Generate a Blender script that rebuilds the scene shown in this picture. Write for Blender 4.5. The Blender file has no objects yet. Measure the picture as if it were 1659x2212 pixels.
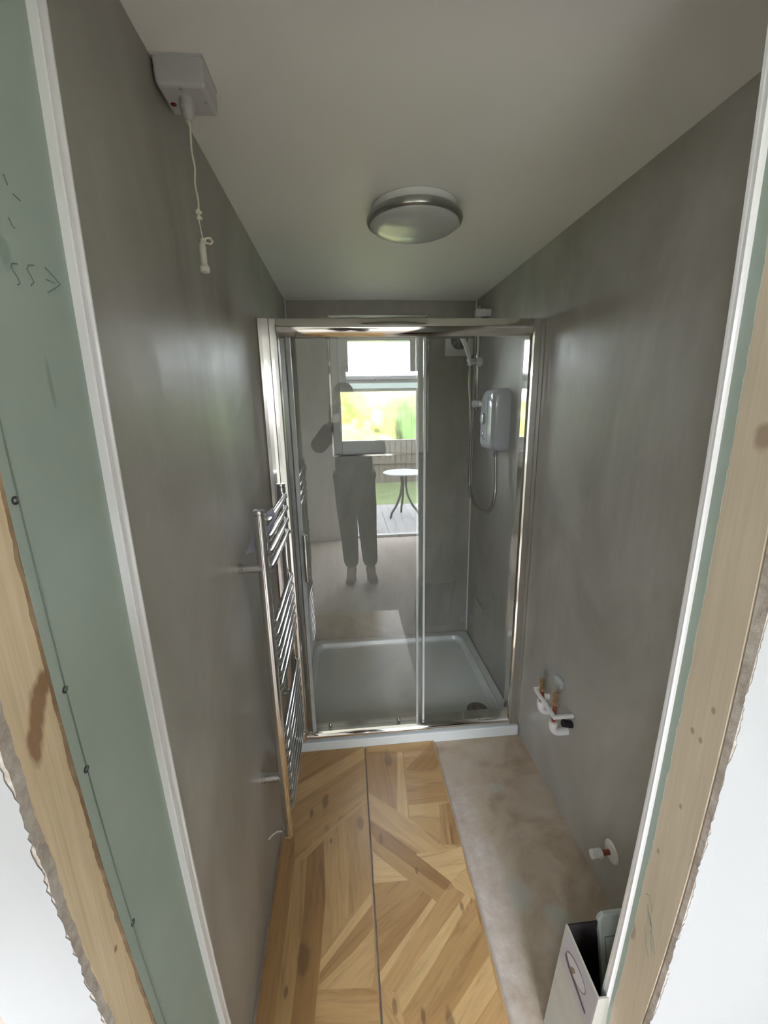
import bpy, bmesh, math, random
from mathutils import Vector, Matrix
random.seed(7)
SC = bpy.context.scene
COL = SC.collection
PI = math.pi

# ---------------------------------------------------------------- camera
FPX = 905.27
cam_d = bpy.data.cameras.new('camera'); cam = bpy.data.objects.new('camera', cam_d); COL.objects.link(cam)
_yaw, _pit, _rol = .0886, .2439, -.0193
def _cam_axes():
    cy, sy = math.cos(_yaw), math.sin(_yaw)
    f = Vector((sy, cy, 0)); r = Vector((cy, -sy, 0)); u = Vector((0, 0, 1))
    cp, sp = math.cos(_pit), math.sin(_pit)
    f, u = f*cp - u*sp, u*cp + f*sp
    cr, sr = math.cos(_rol), math.sin(_rol)
    r, u = r*cr + u*sr, u*cr - r*sr
    return r, u, f
_r, _u, _f = _cam_axes()
M = Matrix((_r, _u, -_f)).transposed().to_4x4(); M.translation = Vector((.3094, -1.7199, 1.5999))
cam.matrix_world = M
cam_d.sensor_fit = 'VERTICAL'; cam_d.sensor_height = 24.0; cam_d.lens = FPX*24.0/2212
cam_d.clip_start = .02; cam_d.clip_end = 200
SC.camera = cam

# ---------------------------------------------------------------- view
SC.view_settings.view_transform = 'Standard'; SC.view_settings.look = 'None'
SC.view_settings.exposure = 1.15; SC.view_settings.gamma = 1.0; SC.view_settings.use_curve_mapping = False
SC.cycles.use_denoising = True
SC.cycles.max_bounces = 14; SC.cycles.diffuse_bounces = 8; SC.cycles.glossy_bounces = 6
SC.cycles.transmission_bounces = 10; SC.cycles.transparent_max_bounces = 16
SC.cycles.sample_clamp_indirect = 6.0
SC.cycles.caustics_reflective = True; SC.cycles.caustics_refractive = True

# ---------------------------------------------------------------- sky (overcast, brighter on the patio side)
SKY_LOW, SKY_HIGH = 13.0, 11.5
world = bpy.data.worlds.new('overcast_sky'); SC.world = world; world.use_nodes = True
nt = world.node_tree; nt.nodes.clear()
wo = nt.nodes.new('ShaderNodeOutputWorld'); bg = nt.nodes.new('ShaderNodeBackground')
tc = nt.nodes.new('ShaderNodeTexCoord'); sp = nt.nodes.new('ShaderNodeSeparateXYZ')
mr = nt.nodes.new('ShaderNodeMapRange'); mr.inputs['From Min'].default_value = .35; mr.inputs['From Max'].default_value = -.65
mr.inputs['To Min'].default_value = SKY_LOW; mr.inputs['To Max'].default_value = SKY_HIGH
bg.inputs['Color'].default_value = (.905, .94, 1.0, 1)
nt.links.new(tc.outputs['Generated'], sp.inputs[0]); nt.links.new(sp.outputs['Y'], mr.inputs['Value'])
nt.links.new(mr.outputs[0], bg.inputs['Strength']); nt.links.new(bg.outputs[0], wo.inputs['Surface'])

# daylight portals (they only guide sampling of the sky through the patio doorway and the added hall window)
def portal(name, loc, rot, sx, sy):
    l = bpy.data.lights.new(name, 'AREA'); l.shape = 'RECTANGLE'; l.size = sx; l.size_y = sy
    l.cycles.is_portal = True
    o = bpy.data.objects.new(name, l); COL.objects.link(o); o.location = loc; o.rotation_euler = rot
portal('patio_daylight', (.80, -3.28, 1.02), (PI/2, 0, 0), 1.04, 2.1)
portal('added_window_daylight', (-.79, -3.28, 1.45), (PI/2, 0, 0), .96, 1.3)

# ---------------------------------------------------------------- helpers
def link(o, parent=None):
    COL.objects.link(o)
    if parent: o.parent = parent
    return o
def obj(name, bm, mat, parent=None, smooth=False, bevel=0, seg=2, auto=None):
    me = bpy.data.meshes.new(name)
    bmesh.ops.recalc_face_normals(bm, faces=bm.faces[:])
    bm.to_mesh(me); bm.free()
    if mat: me.materials.append(mat)
    if smooth:
        for p in me.polygons: p.use_smooth = True
    o = bpy.data.objects.new(name, me); link(o, parent)
    if bevel:
        m = o.modifiers.new('bevel', 'BEVEL'); m.width = bevel; m.segments = seg; m.limit_method = 'ANGLE'; m.angle_limit = math.radians(35)
    return o
def tag(o, label=None, cat=None, group=None, kind=None):
    if label: o['label'] = label
    if cat: o['category'] = cat
    if group: o['group'] = group
    if kind: o['kind'] = kind
    return o
def thing(name, label, cat, loc=(0, 0, 0), group=None):
    o = bpy.data.objects.new(name, None); link(o); o.location = loc; o.empty_display_size = .05
    return tag(o, label, cat, group)
def struct(name, bm, mat, **k):
    o = obj(name, bm, mat, **k); o['kind'] = 'structure'; return o
def box(bm, x0, x1, y0, y1, z0, z1):
    v = [bm.verts.new(p) for p in ((x0,y0,z0),(x1,y0,z0),(x1,y1,z0),(x0,y1,z0),(x0,y0,z1),(x1,y0,z1),(x1,y1,z1),(x0,y1,z1))]
    for f in ((3,2,1,0),(4,5,6,7),(0,1,5,4),(1,2,6,5),(2,3,7,6),(3,0,4,7)): bm.faces.new([v[i] for i in f])
    return v
def nbox(*a):
    bm = bmesh.new(); box(bm, *a); return bm
def tube(bm, pts, r, n=14, cap=True, radii=None):
    pts = [Vector(p) for p in pts]; rings = []
    up = None
    for i, p in enumerate(pts):
        if i == 0: t = pts[1]-p
        elif i == len(pts)-1: t = p-pts[i-1]
        else: t = (pts[i+1]-p).normalized()+(p-pts[i-1]).normalized()
        t.normalize()
        if up is None:
            up = Vector((0,0,1)) if abs(t.z) < .9 else Vector((1,0,0))
        a = t.cross(up)
        if a.length < 1e-5: a = t.cross(Vector((0,1,0)))
        a.normalize(); b = t.cross(a).normalized(); up = -b if False else a.cross(t)
        rr = radii[i] if radii else r
        rings.append([bm.verts.new(p + a*rr*math.cos(2*PI*k/n) + b*rr*math.sin(2*PI*k/n)) for k in range(n)])
    for A, B in zip(rings, rings[1:]):
        for k in range(n): bm.faces.new((A[k], A[(k+1)%n], B[(k+1)%n], B[k]))
    if cap: bm.faces.new(rings[0][::-1]); bm.faces.new(rings[-1])
    return rings
def ntube(pts, r, **k):
    bm = bmesh.new(); tube(bm, pts, r, **k); return bm
def lathe(bm, prof, c, axis='z', n=40, M4=None):
    rings = []
    for (r, h) in prof:
        ring = []
        for k in range(n):
            a = 2*PI*k/n
            p = (r*math.cos(a), r*math.sin(a), h)
            if axis == 'x': p = (h, r*math.cos(a), r*math.sin(a))
            if axis == 'y': p = (r*math.cos(a), h, r*math.sin(a))
            p = Vector(p)
            if M4: p = M4 @ p
            ring.append(bm.verts.new(p+Vector(c)))
        rings.append(ring)
    for A, B in zip(rings, rings[1:]):
        for k in range(n): bm.faces.new((A[k], A[(k+1)%n], B[(k+1)%n], B[k]))
    bm.faces.new(rings[0][::-1]); bm.faces.new(rings[-1])
def nlathe(prof, c, axis='z', n=40, M4=None):
    bm = bmesh.new(); lathe(bm, prof, c, axis, n, M4); return bm
def prism(bm, poly, axis, h0, h1):
    def P(a, b, h): return {'x': (h, a, b), 'y': (a, h, b), 'z': (a, b, h)}[axis]
    A = [bm.verts.new(P(a, b, h0)) for a, b in poly]; B = [bm.verts.new(P(a, b, h1)) for a, b in poly]
    n = len(poly)
    for i in range(n): bm.faces.new((A[i], A[(i+1)%n], B[(i+1)%n], B[i]))
    bm.faces.new(A[::-1]); bm.faces.new(B)
def nprism(*a):
    bm = bmesh.new(); prism(bm, *a); return bm
def loft(bm, rings):
    R = [[bm.verts.new(p) for p in r] for r in rings]; n = len(R[0])
    for A, B in zip(R, R[1:]):
        for k in range(n): bm.faces.new((A[k], A[(k+1)%n], B[(k+1)%n], B[k]))
    bm.faces.new(R[0][::-1]); bm.faces.new(R[-1])
def rrect(w, h, r, n=6, cx=0, cy=0):
    pts = []
    for (sx, sy, a0) in ((1,1,0),(-1,1,90),(-1,-1,180),(1,-1,270)):
        for k in range(n+1):
            a = math.radians(a0+90*k/n)
            pts.append((cx+sx*(w/2-r)+r*math.cos(a), cy+sy*(h/2-r)+r*math.sin(a)))
    return pts

# ---------------------------------------------------------------- materials
def mat(name):
    m = bpy.data.materials.new(name); m.use_nodes = True
    return m, m.node_tree, m.node_tree.nodes['Principled BSDF']
def setp(b, base=None, rough=None, metal=None, spec=None, **k):
    if base: b.inputs['Base Color'].default_value = (*base, 1)
    if rough is not None: b.inputs['Roughness'].default_value = rough
    if metal is not None: b.inputs['Metallic'].default_value = metal
    if spec is not None: b.inputs['Specular IOR Level'].default_value = spec
    for n, v in k.items(): b.inputs[n].default_value = v
def plain(name, base, rough=.5, metal=0, spec=.5, **k):
    m, n, b = mat(name); setp(b, base, rough, metal, spec, **k); return m
def N(nt, t, **k):
    n = nt.nodes.new(t)
    for a, v in k.items(): setattr(n, a, v)
    return n
def ramp(nt, fac, stops):
    r = N(nt, 'ShaderNodeValToRGB'); nt.links.new(fac, r.inputs[0])
    e = r.color_ramp.elements
    while len(e) < len(stops): e.new(.5)
    for i, (p, c) in enumerate(stops): e[i].position = p; e[i].color = (*c, 1)
    return r.outputs[0]
def coords(nt, scale=(1,1,1), rot=(0,0,0), src='Object', loc=(0,0,0)):
    t = N(nt, 'ShaderNodeTexCoord'); m = N(nt, 'ShaderNodeMapping')
    m.inputs['Scale'].default_value = scale; m.inputs['Rotation'].default_value = rot; m.inputs['Location'].default_value = loc
    nt.links.new(t.outputs[src], m.inputs[0]); return m.outputs[0]
def noise(nt, vec, scale, detail=4, rough=.55, dist=0):
    n = N(nt, 'ShaderNodeTexNoise'); n.inputs['Scale'].default_value = scale; n.inputs['Detail'].default_value = detail
    n.inputs['Roughness'].default_value = rough; n.inputs['Distortion'].default_value = dist
    nt.links.new(vec, n.inputs['Vector']); return n.outputs[0]
def mixc(nt, fac, a, b, mode='MIX'):
    m = N(nt, 'ShaderNodeMix', data_type='RGBA', blend_type=mode)
    for sock, v in ((m.inputs['Factor'], fac), (m.inputs['A'], a), (m.inputs['B'], b)): pass
    ins = [s for s in m.inputs if s.type == 'RGBA']; fin = m.inputs[0]
    for sock, v in ((fin, fac), (ins[0], a), (ins[1], b)):
        if isinstance(v, (int, float)): sock.default_value = v
        elif isinstance(v, tuple): sock.default_value = (*v, 1)
        else: nt.links.new(v, sock)
    return [s for s in m.outputs if s.type == 'RGBA'][0]
def bump(nt, b, h, dist=.002, strength=.4):
    n = N(nt, 'ShaderNodeBump'); n.inputs['Distance'].default_value = dist; n.inputs['Strength'].default_value = strength
    nt.links.new(h, n.inputs['Height']); nt.links.new(n.outputs[0], b.inputs['Normal'])
def math_(nt, op, a, b=None, clamp=False):
    m = N(nt, 'ShaderNodeMath', operation=op); m.use_clamp = clamp
    for s, v in ((m.inputs[0], a), (m.inputs[1], b)):
        if v is None: continue
        if isinstance(v, (int, float)): s.default_value = v
        else: nt.links.new(v, s)
    return m.outputs[0]
def spots(nt, pts, src='Object'):
    """sum of soft ellipses at (centre, radii) in object space"""
    t = N(nt, 'ShaderNodeTexCoord'); tot = None
    wob = noise(nt, t.outputs[src], 35, 3)
    for c, rad in pts:
        s = N(nt, 'ShaderNodeVectorMath', operation='SUBTRACT'); nt.links.new(t.outputs[src], s.inputs[0]); s.inputs[1].default_value = c
        d = N(nt, 'ShaderNodeVectorMath', operation='DIVIDE'); nt.links.new(s.outputs[0], d.inputs[0]); d.inputs[1].default_value = rad
        l = N(nt, 'ShaderNodeVectorMath', operation='LENGTH'); nt.links.new(d.outputs[0], l.inputs[0])
        v = math_(nt, 'ADD', l.outputs['Value'], math_(nt, 'MULTIPLY', math_(nt, 'SUBTRACT', wob, .5), .9))
        v = math_(nt, 'SUBTRACT', 1.0, v, True); v = math_(nt, 'MULTIPLY', v, 2.2, True)
        tot = v if tot is None else math_(nt, 'MAXIMUM', tot, v)
    return tot

def wall_panel_mat(name='grey_wall_panel', tint=(1,1,1)):
    m, n, b = mat(name)
    v = coords(n, (1, 1, .55)); w = coords(n, (3.2, 3.2, .8), (0, .35, 0))
    a = noise(n, v, 2.2, 6, .6, .6); c = noise(n, w, 6, 5, .6, 1.2)
    c1 = ramp(n, a, [(.3, tuple(x*t for x, t in zip((.270,.256,.228), tint))), (.5, tuple(x*t for x, t in zip((.355,.342,.312), tint))), (.72, tuple(x*t for x, t in zip((.455,.443,.415), tint)))])
    c2 = ramp(n, c, [(.3, (.93,.93,.93)), (.7, (1.05,1.05,1.05))])
    col = mixc(n, .6, c1, c2, 'MULTIPLY')
    # thin trowel scratches
    wv = N(n, 'ShaderNodeTexVoronoi', feature='DISTANCE_TO_EDGE'); wv.inputs['Scale'].default_value = 1.6
    vv = coords(n, (1, 1, .5), (0, .5, .2)); nv = noise(n, vv, 3, 3)
    ad = N(n, 'ShaderNodeVectorMath', operation='ADD'); n.links.new(vv, ad.inputs[0])
    cmb = N(n, 'ShaderNodeCombineXYZ'); n.links.new(nv, cmb.inputs[0]); n.links.new(nv, cmb.inputs[2]); n.links.new(cmb.outputs[0], ad.inputs[1])
    n.links.new(ad.outputs[0], wv.inputs['Vector'])
    ln = math_(n, 'SUBTRACT', 1.0, math_(n, 'MULTIPLY', wv.outputs[0], 110), True)
    msk = math_(n, 'GREATER_THAN', noise(n, v, 3.3, 2), .56)
    col = mixc(n, math_(n, 'MULTIPLY', math_(n, 'MULTIPLY', ln, msk), .22), col, (.42,.41,.37))
    n.links.new(col, b.inputs['Base Color'])
    n.links.new(ramp(n, c, [(.3, (.36,)*3), (.7, (.48,)*3)]), b.inputs['Roughness'])
    b.inputs['Specular IOR Level'].default_value = .45
    bump(n, b, c, .001, .12)
    return m
M_PANEL = wall_panel_mat()
M_CEIL = plain('ceiling_white', (.78,.765,.74), .55)
m, n, b = mat('white_plaster'); setp(b, (.47,.485,.50), .75)
bump(n, b, noise(n, coords(n), 8, 4), .002, .15); M_WHITE = m
M_HALL = plain('hall_wall_white', (.80,.80,.77), .8)
def chrome_mat(name, base=(.72,.72,.72), rough=.08):
    m, n, b = mat(name); setp(b, base, rough, 1.0); return m
M_CHROME = chrome_mat('chrome'); M_CHROME_R = chrome_mat('chrome_rail', (.80,.79,.77), .06)
M_SATIN = chrome_mat('satin_silver', (.42,.42,.42), .28)
M_WPLAST = plain('white_plastic', (.72,.72,.73), .25)
M_WPLAST2 = plain('white_plastic_matt', (.76,.76,.75), .45)
M_UPVC = plain('white_window_frame', (.70,.71,.70), .3)
M_TRIM = plain('white_trim', (.82,.82,.84), .22)
M_BLACK = plain('black', (.012,.011,.012), .6)
M_RED = plain('red_lens', (.12,.004,.004), .25)
M_COPPER = plain('painted_copper', (.30,.075,.05), .4, .3)
M_BRASS = plain('brass', (.66,.54,.38), .28, 1.0)
M_CORD = plain('cream_cord', (.72,.70,.58), .8)
M_SILICONE = plain('white_sealant', (.72,.74,.72), .4)
M_TRAY = plain('white_acrylic_tray', (.66,.70,.70), .18)
M_RUBBER = plain('dark_seal', (.06,.06,.06), .5)
M_LILAC = plain('lilac_label', (.42,.40,.50), .5)

def glass_mat(name, ior, tint=(1,1,1), rough=0.0):
    m = bpy.data.materials.new(name); m.use_nodes = True; n = m.node_tree; n.nodes.clear()
    o = N(n, 'ShaderNodeOutputMaterial'); t = N(n, 'ShaderNodeBsdfTransparent'); t.inputs[0].default_value = (*tint, 1)
    g = N(n, 'ShaderNodeBsdfGlossy'); g.inputs['Roughness'].default_value = rough; g.inputs['Color'].default_value = (1,1,1,1)
    f = N(n, 'ShaderNodeFresnel'); gm = N(n, 'ShaderNodeNewGeometry')
    # the same reflectance on the way in and on the way out of the pane
    n.links.new(math_(n, 'ADD', ior, math_(n, 'MULTIPLY', gm.outputs['Backfacing'], 1/ior-ior)), f.inputs['IOR'])
    x = N(n, 'ShaderNodeMixShader'); n.links.new(f.outputs[0], x.inputs[0]); n.links.new(t.outputs[0], x.inputs[1]); n.links.new(g.outputs[0], x.inputs[2])
    n.links.new(x.outputs[0], o.inputs['Surface']); return m
M_GLASS = glass_mat('clear_shower_glass', 1.7, (.975,.985,.98))
M_PATIO_GLASS = glass_mat('clear_glass', 1.45)

def obscure_mat():
    m = bpy.data.materials.new('obscured_glass'); m.use_nodes = True; n = m.node_tree; n.nodes.clear()
    o = N(n, 'ShaderNodeOutputMaterial'); r = N(n, 'ShaderNodeBsdfRefraction')
    r.inputs['Color'].default_value = (.80,.81,.80,1); r.inputs['Roughness'].default_value = .20; r.inputs['IOR'].default_value = 1.2
    g = N(n, 'ShaderNodeBsdfGlossy'); g.inputs['Roughness'].default_value = .12
    f = N(n, 'ShaderNodeFresnel'); f.inputs['IOR'].default_value = 1.4
    x = N(n, 'ShaderNodeMixShader'); n.links.new(f.outputs[0], x.inputs[0]); n.links.new(r.outputs[0], x.inputs[1]); n.links.new(g.outputs[0], x.inputs[2])
    n.links.new(x.outputs[0], o.inputs['Surface'])
    bp = N(n, 'ShaderNodeBump'); bp.inputs['Strength'].default_value = .5; bp.inputs['Distance'].default_value = .002
    n.links.new(noise(n, coords(n, (1,1,.12)), 60, 2), bp.inputs['Height']); n.links.new(bp.outputs[0], r.inputs['Normal'])
    return m
M_OBSC = obscure_mat()

def timber_mat(name, knots, axis=(18, 18, .9), base=((.70,.555,.36),(.82,.675,.46)), worn=False):
    m, n, b = mat(name)
    v = coords(n, axis); a = noise(n, v, 3.0, 5, .6, .4); w = noise(n, coords(n, (60, 60, 1.2)), 5, 3)
    col = ramp(n, a, [(.3, base[0]), (.7, base[1])])
    col = mixc(n, .35, col, ramp(n, w, [(.3, (.75,.72,.68)), (.6, (1.05,1.05,1.05))]), 'MULTIPLY')
    k = spots(n, knots); col = mixc(n, math_(n, 'MULTIPLY', k, .85), col, (.27,.14,.065))
    if worn:
        s = noise(n, coords(n, (1,1,1)), 55, 4, .7)
        col = mixc(n, math_(n, 'MULTIPLY', math_(n, 'GREATER_THAN', s, .69), .6), col, (.72,.70,.64))
        col = mixc(n, .35, col, (.50,.47,.42))
    n.links.new(col, b.inputs['Base Color']); setp(b, rough=.75); bump(n, b, a, .001, .3)
    return m
m, n, b = mat('torn_board_edge')
a = noise(n, coords(n), 45, 5, .7)
n.links.new(ramp(n, a, [(.3, (.36,.30,.25)), (.5, (.52,.47,.42)), (.68, (.66,.63,.59))]), b.inputs['Base Color']); setp(b, rough=.95)
bump(n, b, a, .004, .9); M_TORN = m
m, n, b = mat('brown_board_paper')
a = noise(n, coords(n), 30, 4); n.links.new(ramp(n, a, [(.35, (.22,.15,.09)), (.7, (.36,.27,.18))]), b.inputs['Base Color']); setp(b, rough=.9); M_PAPER = m
m, n, b = mat('green_plasterboard')
a = noise(n, coords(n, (1,1,.7)), 5, 5, .6)
col = ramp(n, a, [(.3, (.325,.40,.355)), (.7, (.375,.445,.40))])
sm = spots(n, [((0, -1.222, 1.63), (.02, .005, .03)), ((0, -1.25, 1.75), (.02, .01, .02))])
col = mixc(n, math_(n, 'MULTIPLY', sm, .35), col, (.09,.15,.115))
n.links.new(col, b.inputs['Base Color']); setp(b, rough=.8); M_GREEN = m
M_GREENPAINT = plain('green_board_edge', (.27,.33,.30), .8)
M_PENCIL = plain('pencil', (.17,.215,.19), .7)
M_STEEL = plain('screw_steel', (.10,.10,.10), .35, .8)

m, n, b = mat('bare_subfloor')
v = coords(n); a = noise(n, v, 7, 6, .6, .5); c = noise(n, v, 26, 5, .7); d = noise(n, v, 3, 3)
col = ramp(n, a, [(.3, (.34,.265,.19)), (.5, (.45,.37,.28)), (.7, (.52,.455,.375))])
col = mixc(n, math_(n, 'MULTIPLY', math_(n, 'GREATER_THAN', c, .60), .35), col, (.36,.33,.29))
# plaster smear along the edge of the laid tiles and over the hall side
t = N(n, 'ShaderNodeTexCoord'); s = N(n, 'ShaderNodeSeparateXYZ'); n.links.new(t.outputs['Object'], s.inputs[0])
edge = math_(n, 'SUBTRACT', .80, s.outputs[0]); edge = math_(n, 'ADD', edge, math_(n, 'MULTIPLY', math_(n, 'SUBTRACT', a, .5), .25))
edge = math_(n, 'MULTIPLY', edge, 14, True)
far = math_(n, 'MULTIPLY', math_(n, 'SUBTRACT', -.10, s.outputs[1]), 3.5, True)
sm = math_(n, 'MULTIPLY', edge, far)
hall = math_(n, 'MULTIPLY', math_(n, 'SUBTRACT', -1.25, s.outputs[1]), 9, True)
sm = math_(n, 'MAXIMUM', sm, hall)
c3 = ramp(n, c, [(.3, (.42,.355,.305)), (.55, (.53,.47,.42)), (.72, (.66,.62,.57))])
col = mixc(n, math_(n, 'MULTIPLY', sm, .85), col, c3)
st = spots(n, [((.83, -.70, 0), (.05, .06, .05)), ((.93, -.78, 0), (.045, .05, .05)), ((.90, -.30, 0), (.04, .03, .05))])
col = mixc(n, math_(n, 'MULTIPLY', st, .6), col, (.45,.47,.42))
n.links.new(col, b.inputs['Base Color']); setp(b, rough=.8); bump(n, b, c, .002, .5); M_SUB = m

m, n, b = mat('oak_effect_tile')
at = N(n, 'ShaderNodeAttribute', attribute_name='tone'); uv = N(n, 'ShaderNodeUVMap', uv_map='grain')
mp = N(n, 'ShaderNodeMapping'); mp.inputs['Scale'].default_value = (2.2, 22, 1); n.links.new(uv.outputs[0], mp.inputs[0])
g = noise(n, mp.outputs[0], 1.6, 6, .62, .8)
mp2 = N(n, 'ShaderNodeMapping'); mp2.inputs['Scale'].default_value = (5, 90, 1); n.links.new(uv.outputs[0], mp2.inputs[0])
g2 = noise(n, mp2.outputs[0], 1.5, 4, .6)
base = ramp(n, at.outputs['Fac'], [(0, (.30,.165,.065)), (.3, (.40,.24,.105)), (.6, (.52,.34,.16)), (1, (.68,.48,.25))])
gr = ramp(n, g, [(.28, (.62,.54,.46)), (.45, (.95,.93,.9)), (.72, (1.15,1.12,1.05))])
col = mixc(n, .85, base, gr, 'MULTIPLY')
col = mixc(n, .5, col, ramp(n, g2, [(.3, (.82,.80,.76)), (.7, (1.1,1.1,1.08))]), 'MULTIPLY')
KN = [((0.167, -0.295), 0.022), ((0.114, -0.342), 0.012), ((0.195, -0.463), 0.008), ((0.124, -0.81), 0.03), ((0.081, -0.877), 0.009), ((0.384, -0.473), 0.015), ((0.45, -0.108), 0.03), ((0.5, -0.601), 0.008), ((0.382, -0.938), 0.011), ((0.456, -0.964), 0.01), ((0.628, -0.725), 0.012), ((0.526, -0.986), 0.02), ((0.309, -0.407), 0.02)]
k = spots(n, [((p[0], p[1], .01), (r*.75, r*1.9, .05)) for p, r in KN])
col = mixc(n, math_(n, 'MULTIPLY', k, .6), col, (.13,.075,.035))
n.links.new(col, b.inputs['Base Color']); setp(b, rough=.32, spec=.5); bump(n, b, g2, .0006, .15); M_OAK = m
M_TILE_EDGE = plain('tile_body', (.30,.24,.17), .7)

# ================================================================= SETTING
W, D, H = 1.1158, .9086, 2.1998
struct('ceiling', nbox(-.1, W+.1, -1.40, D+.12, H, H+.12), M_CEIL)
struct('floor', nbox(-1.3, 2.7, -3.42, D+.12, -.12, 0), M_SUB)
struct('wall_right', nbox(W, W+.1, -1.30, D+.12, 0, H), M_PANEL)
# back wall with the window opening
WX0, WX1, WZ0, WZ1 = .240, .822, 1.318, 2.112
bm = bmesh.new()
box(bm, 0, WX0, D, D+.12, 0, H); box(bm, WX1, W, D, D+.12, 0, H)
box(bm, WX0, WX1, D, D+.12, 0, WZ0); box(bm, WX0, WX1, D, D+.12, WZ1, H)
struct('wall_back', bm, M_PANEL)

# ---- jamb boundaries: y as a function of height, the boards stand slightly out of true
LJ={
 "A":[(0.301, -1.07), (0.657, -1.094), (0.908, -1.108), (1.165, -1.117), (1.397, -1.125), (1.472, -1.132), (1.551, -1.131), (1.632, -1.131), (1.732, -1.131), (1.815, -1.127), (1.895, -1.125), (1.966, -1.117), (2.043, -1.104)],
 "B":[(0.369, -1.103), (0.587, -1.12), (0.766, -1.129), (1.009, -1.142), (1.223, -1.153), (1.402, -1.159), (1.478, -1.158), (1.593, -1.159), (1.673, -1.159), (1.745, -1.161), (1.833, -1.157), (1.912, -1.148), (1.978, -1.139), (2.022, -1.132)],
 "C":[(0.727, -1.273), (0.863, -1.286), (0.946, -1.294), (1.021, -1.298), (1.082, -1.302), (1.148, -1.308), (1.21, -1.311), (1.261, -1.312), (1.333, -1.312), (1.402, -1.313), (1.482, -1.314), (1.556, -1.314)],
 "D":[(0.861, -1.336), (0.936, -1.343), (1.017, -1.35), (1.104, -1.356), (1.172, -1.361), (1.217, -1.364), (1.254, -1.366), (1.295, -1.367), (1.329, -1.368), (1.352, -1.369)],
 "E":[(0.887, -1.349), (0.932, -1.354), (0.979, -1.36), (1.054, -1.365), (1.108, -1.369), (1.176, -1.374), (1.228, -1.38), (1.26, -1.378), (1.29, -1.381), (1.308, -1.382)],
 "J":[(0.693, -1.257), (0.935, -1.276), (1.072, -1.287), (1.205, -1.295), (1.313, -1.299), (1.416, -1.3), (1.499, -1.303), (1.553, -1.304), (1.603, -1.3)],
}
RJ={
 "A":[(0.197, -1.106), (0.381, -1.121), (0.55, -1.13), (0.704, -1.139), (0.81, -1.143), (0.947, -1.151), (1.107, -1.153), (1.246, -1.154), (1.378, -1.161), (1.445, -1.16), (1.523, -1.159), (1.633, -1.158), (1.726, -1.157), (1.82, -1.156), (1.902, -1.15), (1.984, -1.141), (2.015, -1.139)],
 "B":[(0.26, -1.136), (0.367, -1.142), (0.546, -1.153), (0.711, -1.162), (0.849, -1.166), (1.002, -1.167), (1.14, -1.17), (1.218, -1.176), (1.321, -1.173), (1.404, -1.179), (1.513, -1.175), (1.585, -1.174), (1.674, -1.173), (1.742, -1.173), (1.813, -1.172), (1.904, -1.169)],
 "C":[(0.28, -1.146), (0.414, -1.155), (0.563, -1.166), (0.712, -1.171), (0.828, -1.177), (1.016, -1.188), (1.145, -1.19), (1.245, -1.192), (1.356, -1.188), (1.435, -1.192), (1.53, -1.192), (1.599, -1.192), (1.663, -1.195), (1.73, -1.193), (1.784, -1.192)],
 "D":[(0.441, -1.222), (0.577, -1.231), (0.73, -1.243), (0.879, -1.253), (1.017, -1.259), (1.111, -1.261), (1.237, -1.262), (1.324, -1.261), (1.383, -1.263), (1.453, -1.262)],
 "E":[(0.478, -1.24), (0.566, -1.242), (0.665, -1.251), (0.758, -1.26), (0.855, -1.262), (0.966, -1.269), (1.025, -1.27), (1.138, -1.277), (1.225, -1.278), (1.289, -1.283), (1.356, -1.282)],
}
def fit2(pts):
    """least squares parabola y(z)"""
    S = [[0]*4 for _ in range(3)]
    for z, y in pts:
        r = (1, z, z*z)
        for i in range(3):
            for j in range(3): S[i][j] += r[i]*r[j]
            S[i][3] += r[i]*y
    for i in range(3):
        p = S[i][i]
        for j in range(4): S[i][j] /= p
        for k in range(3):
            if k != i:
                q = S[k][i]
                for j in range(4): S[k][j] -= q*S[i][j]
    a, b_, c_ = S[0][3], S[1][3], S[2][3]
    zlo, zhi = pts[0][0]-.3, pts[-1][0]+.25
    def f(z):
        zz = min(max(z, zlo), zhi)
        return a+b_*zz+c_*zz*zz + ((z-zz)*(b_+2*c_*zz))*.6
    return f
FL = {k: fit2(v) for k, v in LJ.items()}; FR = {k: fit2(v) for k, v in RJ.items()}
def jit(seed, amp, step=.035):
    rnd = random.Random(seed); vals = [rnd.uniform(-1, 1) for _ in range(200)]
    rnd2 = random.Random(seed+99); v2 = [rnd2.uniform(-1, 1) for _ in range(800)]
    def f(z):
        i = z/step; k = int(i); t = i-k
        j = int(z/(step/5))
        return amp*((vals[k]*(1-t)+vals[k+1]*t)*.6 + v2[j]*.4)
    return f
def strip(bm, x0, x1, fa, fb, z0=0.0, z1=2.195, n=60, xj=None):
    rings = []
    for i in range(n+1):
        z = z0+(z1-z0)*i/n; a, c_ = fa(z), fb(z); xx = x1 + (xj(z) if xj else 0)
        rings.append([(x0, a, z), (xx, a, z), (xx, c_, z), (x0, c_, z)])
    loft(bm, rings)
def strip_prof(bm, prof, fa, fb, z0=0.0, z1=2.195, n=60):
    """prof: closed list of (x, t) with t 0..1 between the boundaries"""
    rings = []
    for i in range(n+1):
        z = z0+(z1-z0)*i/n; a, c_ = fa(z), fb(z)
        rings.append([(x, a+(c_-a)*t, z) for x, t in prof])
    loft(bm, rings)
ja, jb, jc, jd = jit(1, .0045), jit(2, .006), jit(3, .0045), jit(4, .005)

bm = bmesh.new(); strip(bm, -.10, 0, lambda z: D+.12, lambda z: (FL['A'](z)+FL['B'](z))/2, 0, H-.0005, 60)
struct('wall_left', bm, M_PANEL)
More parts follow.
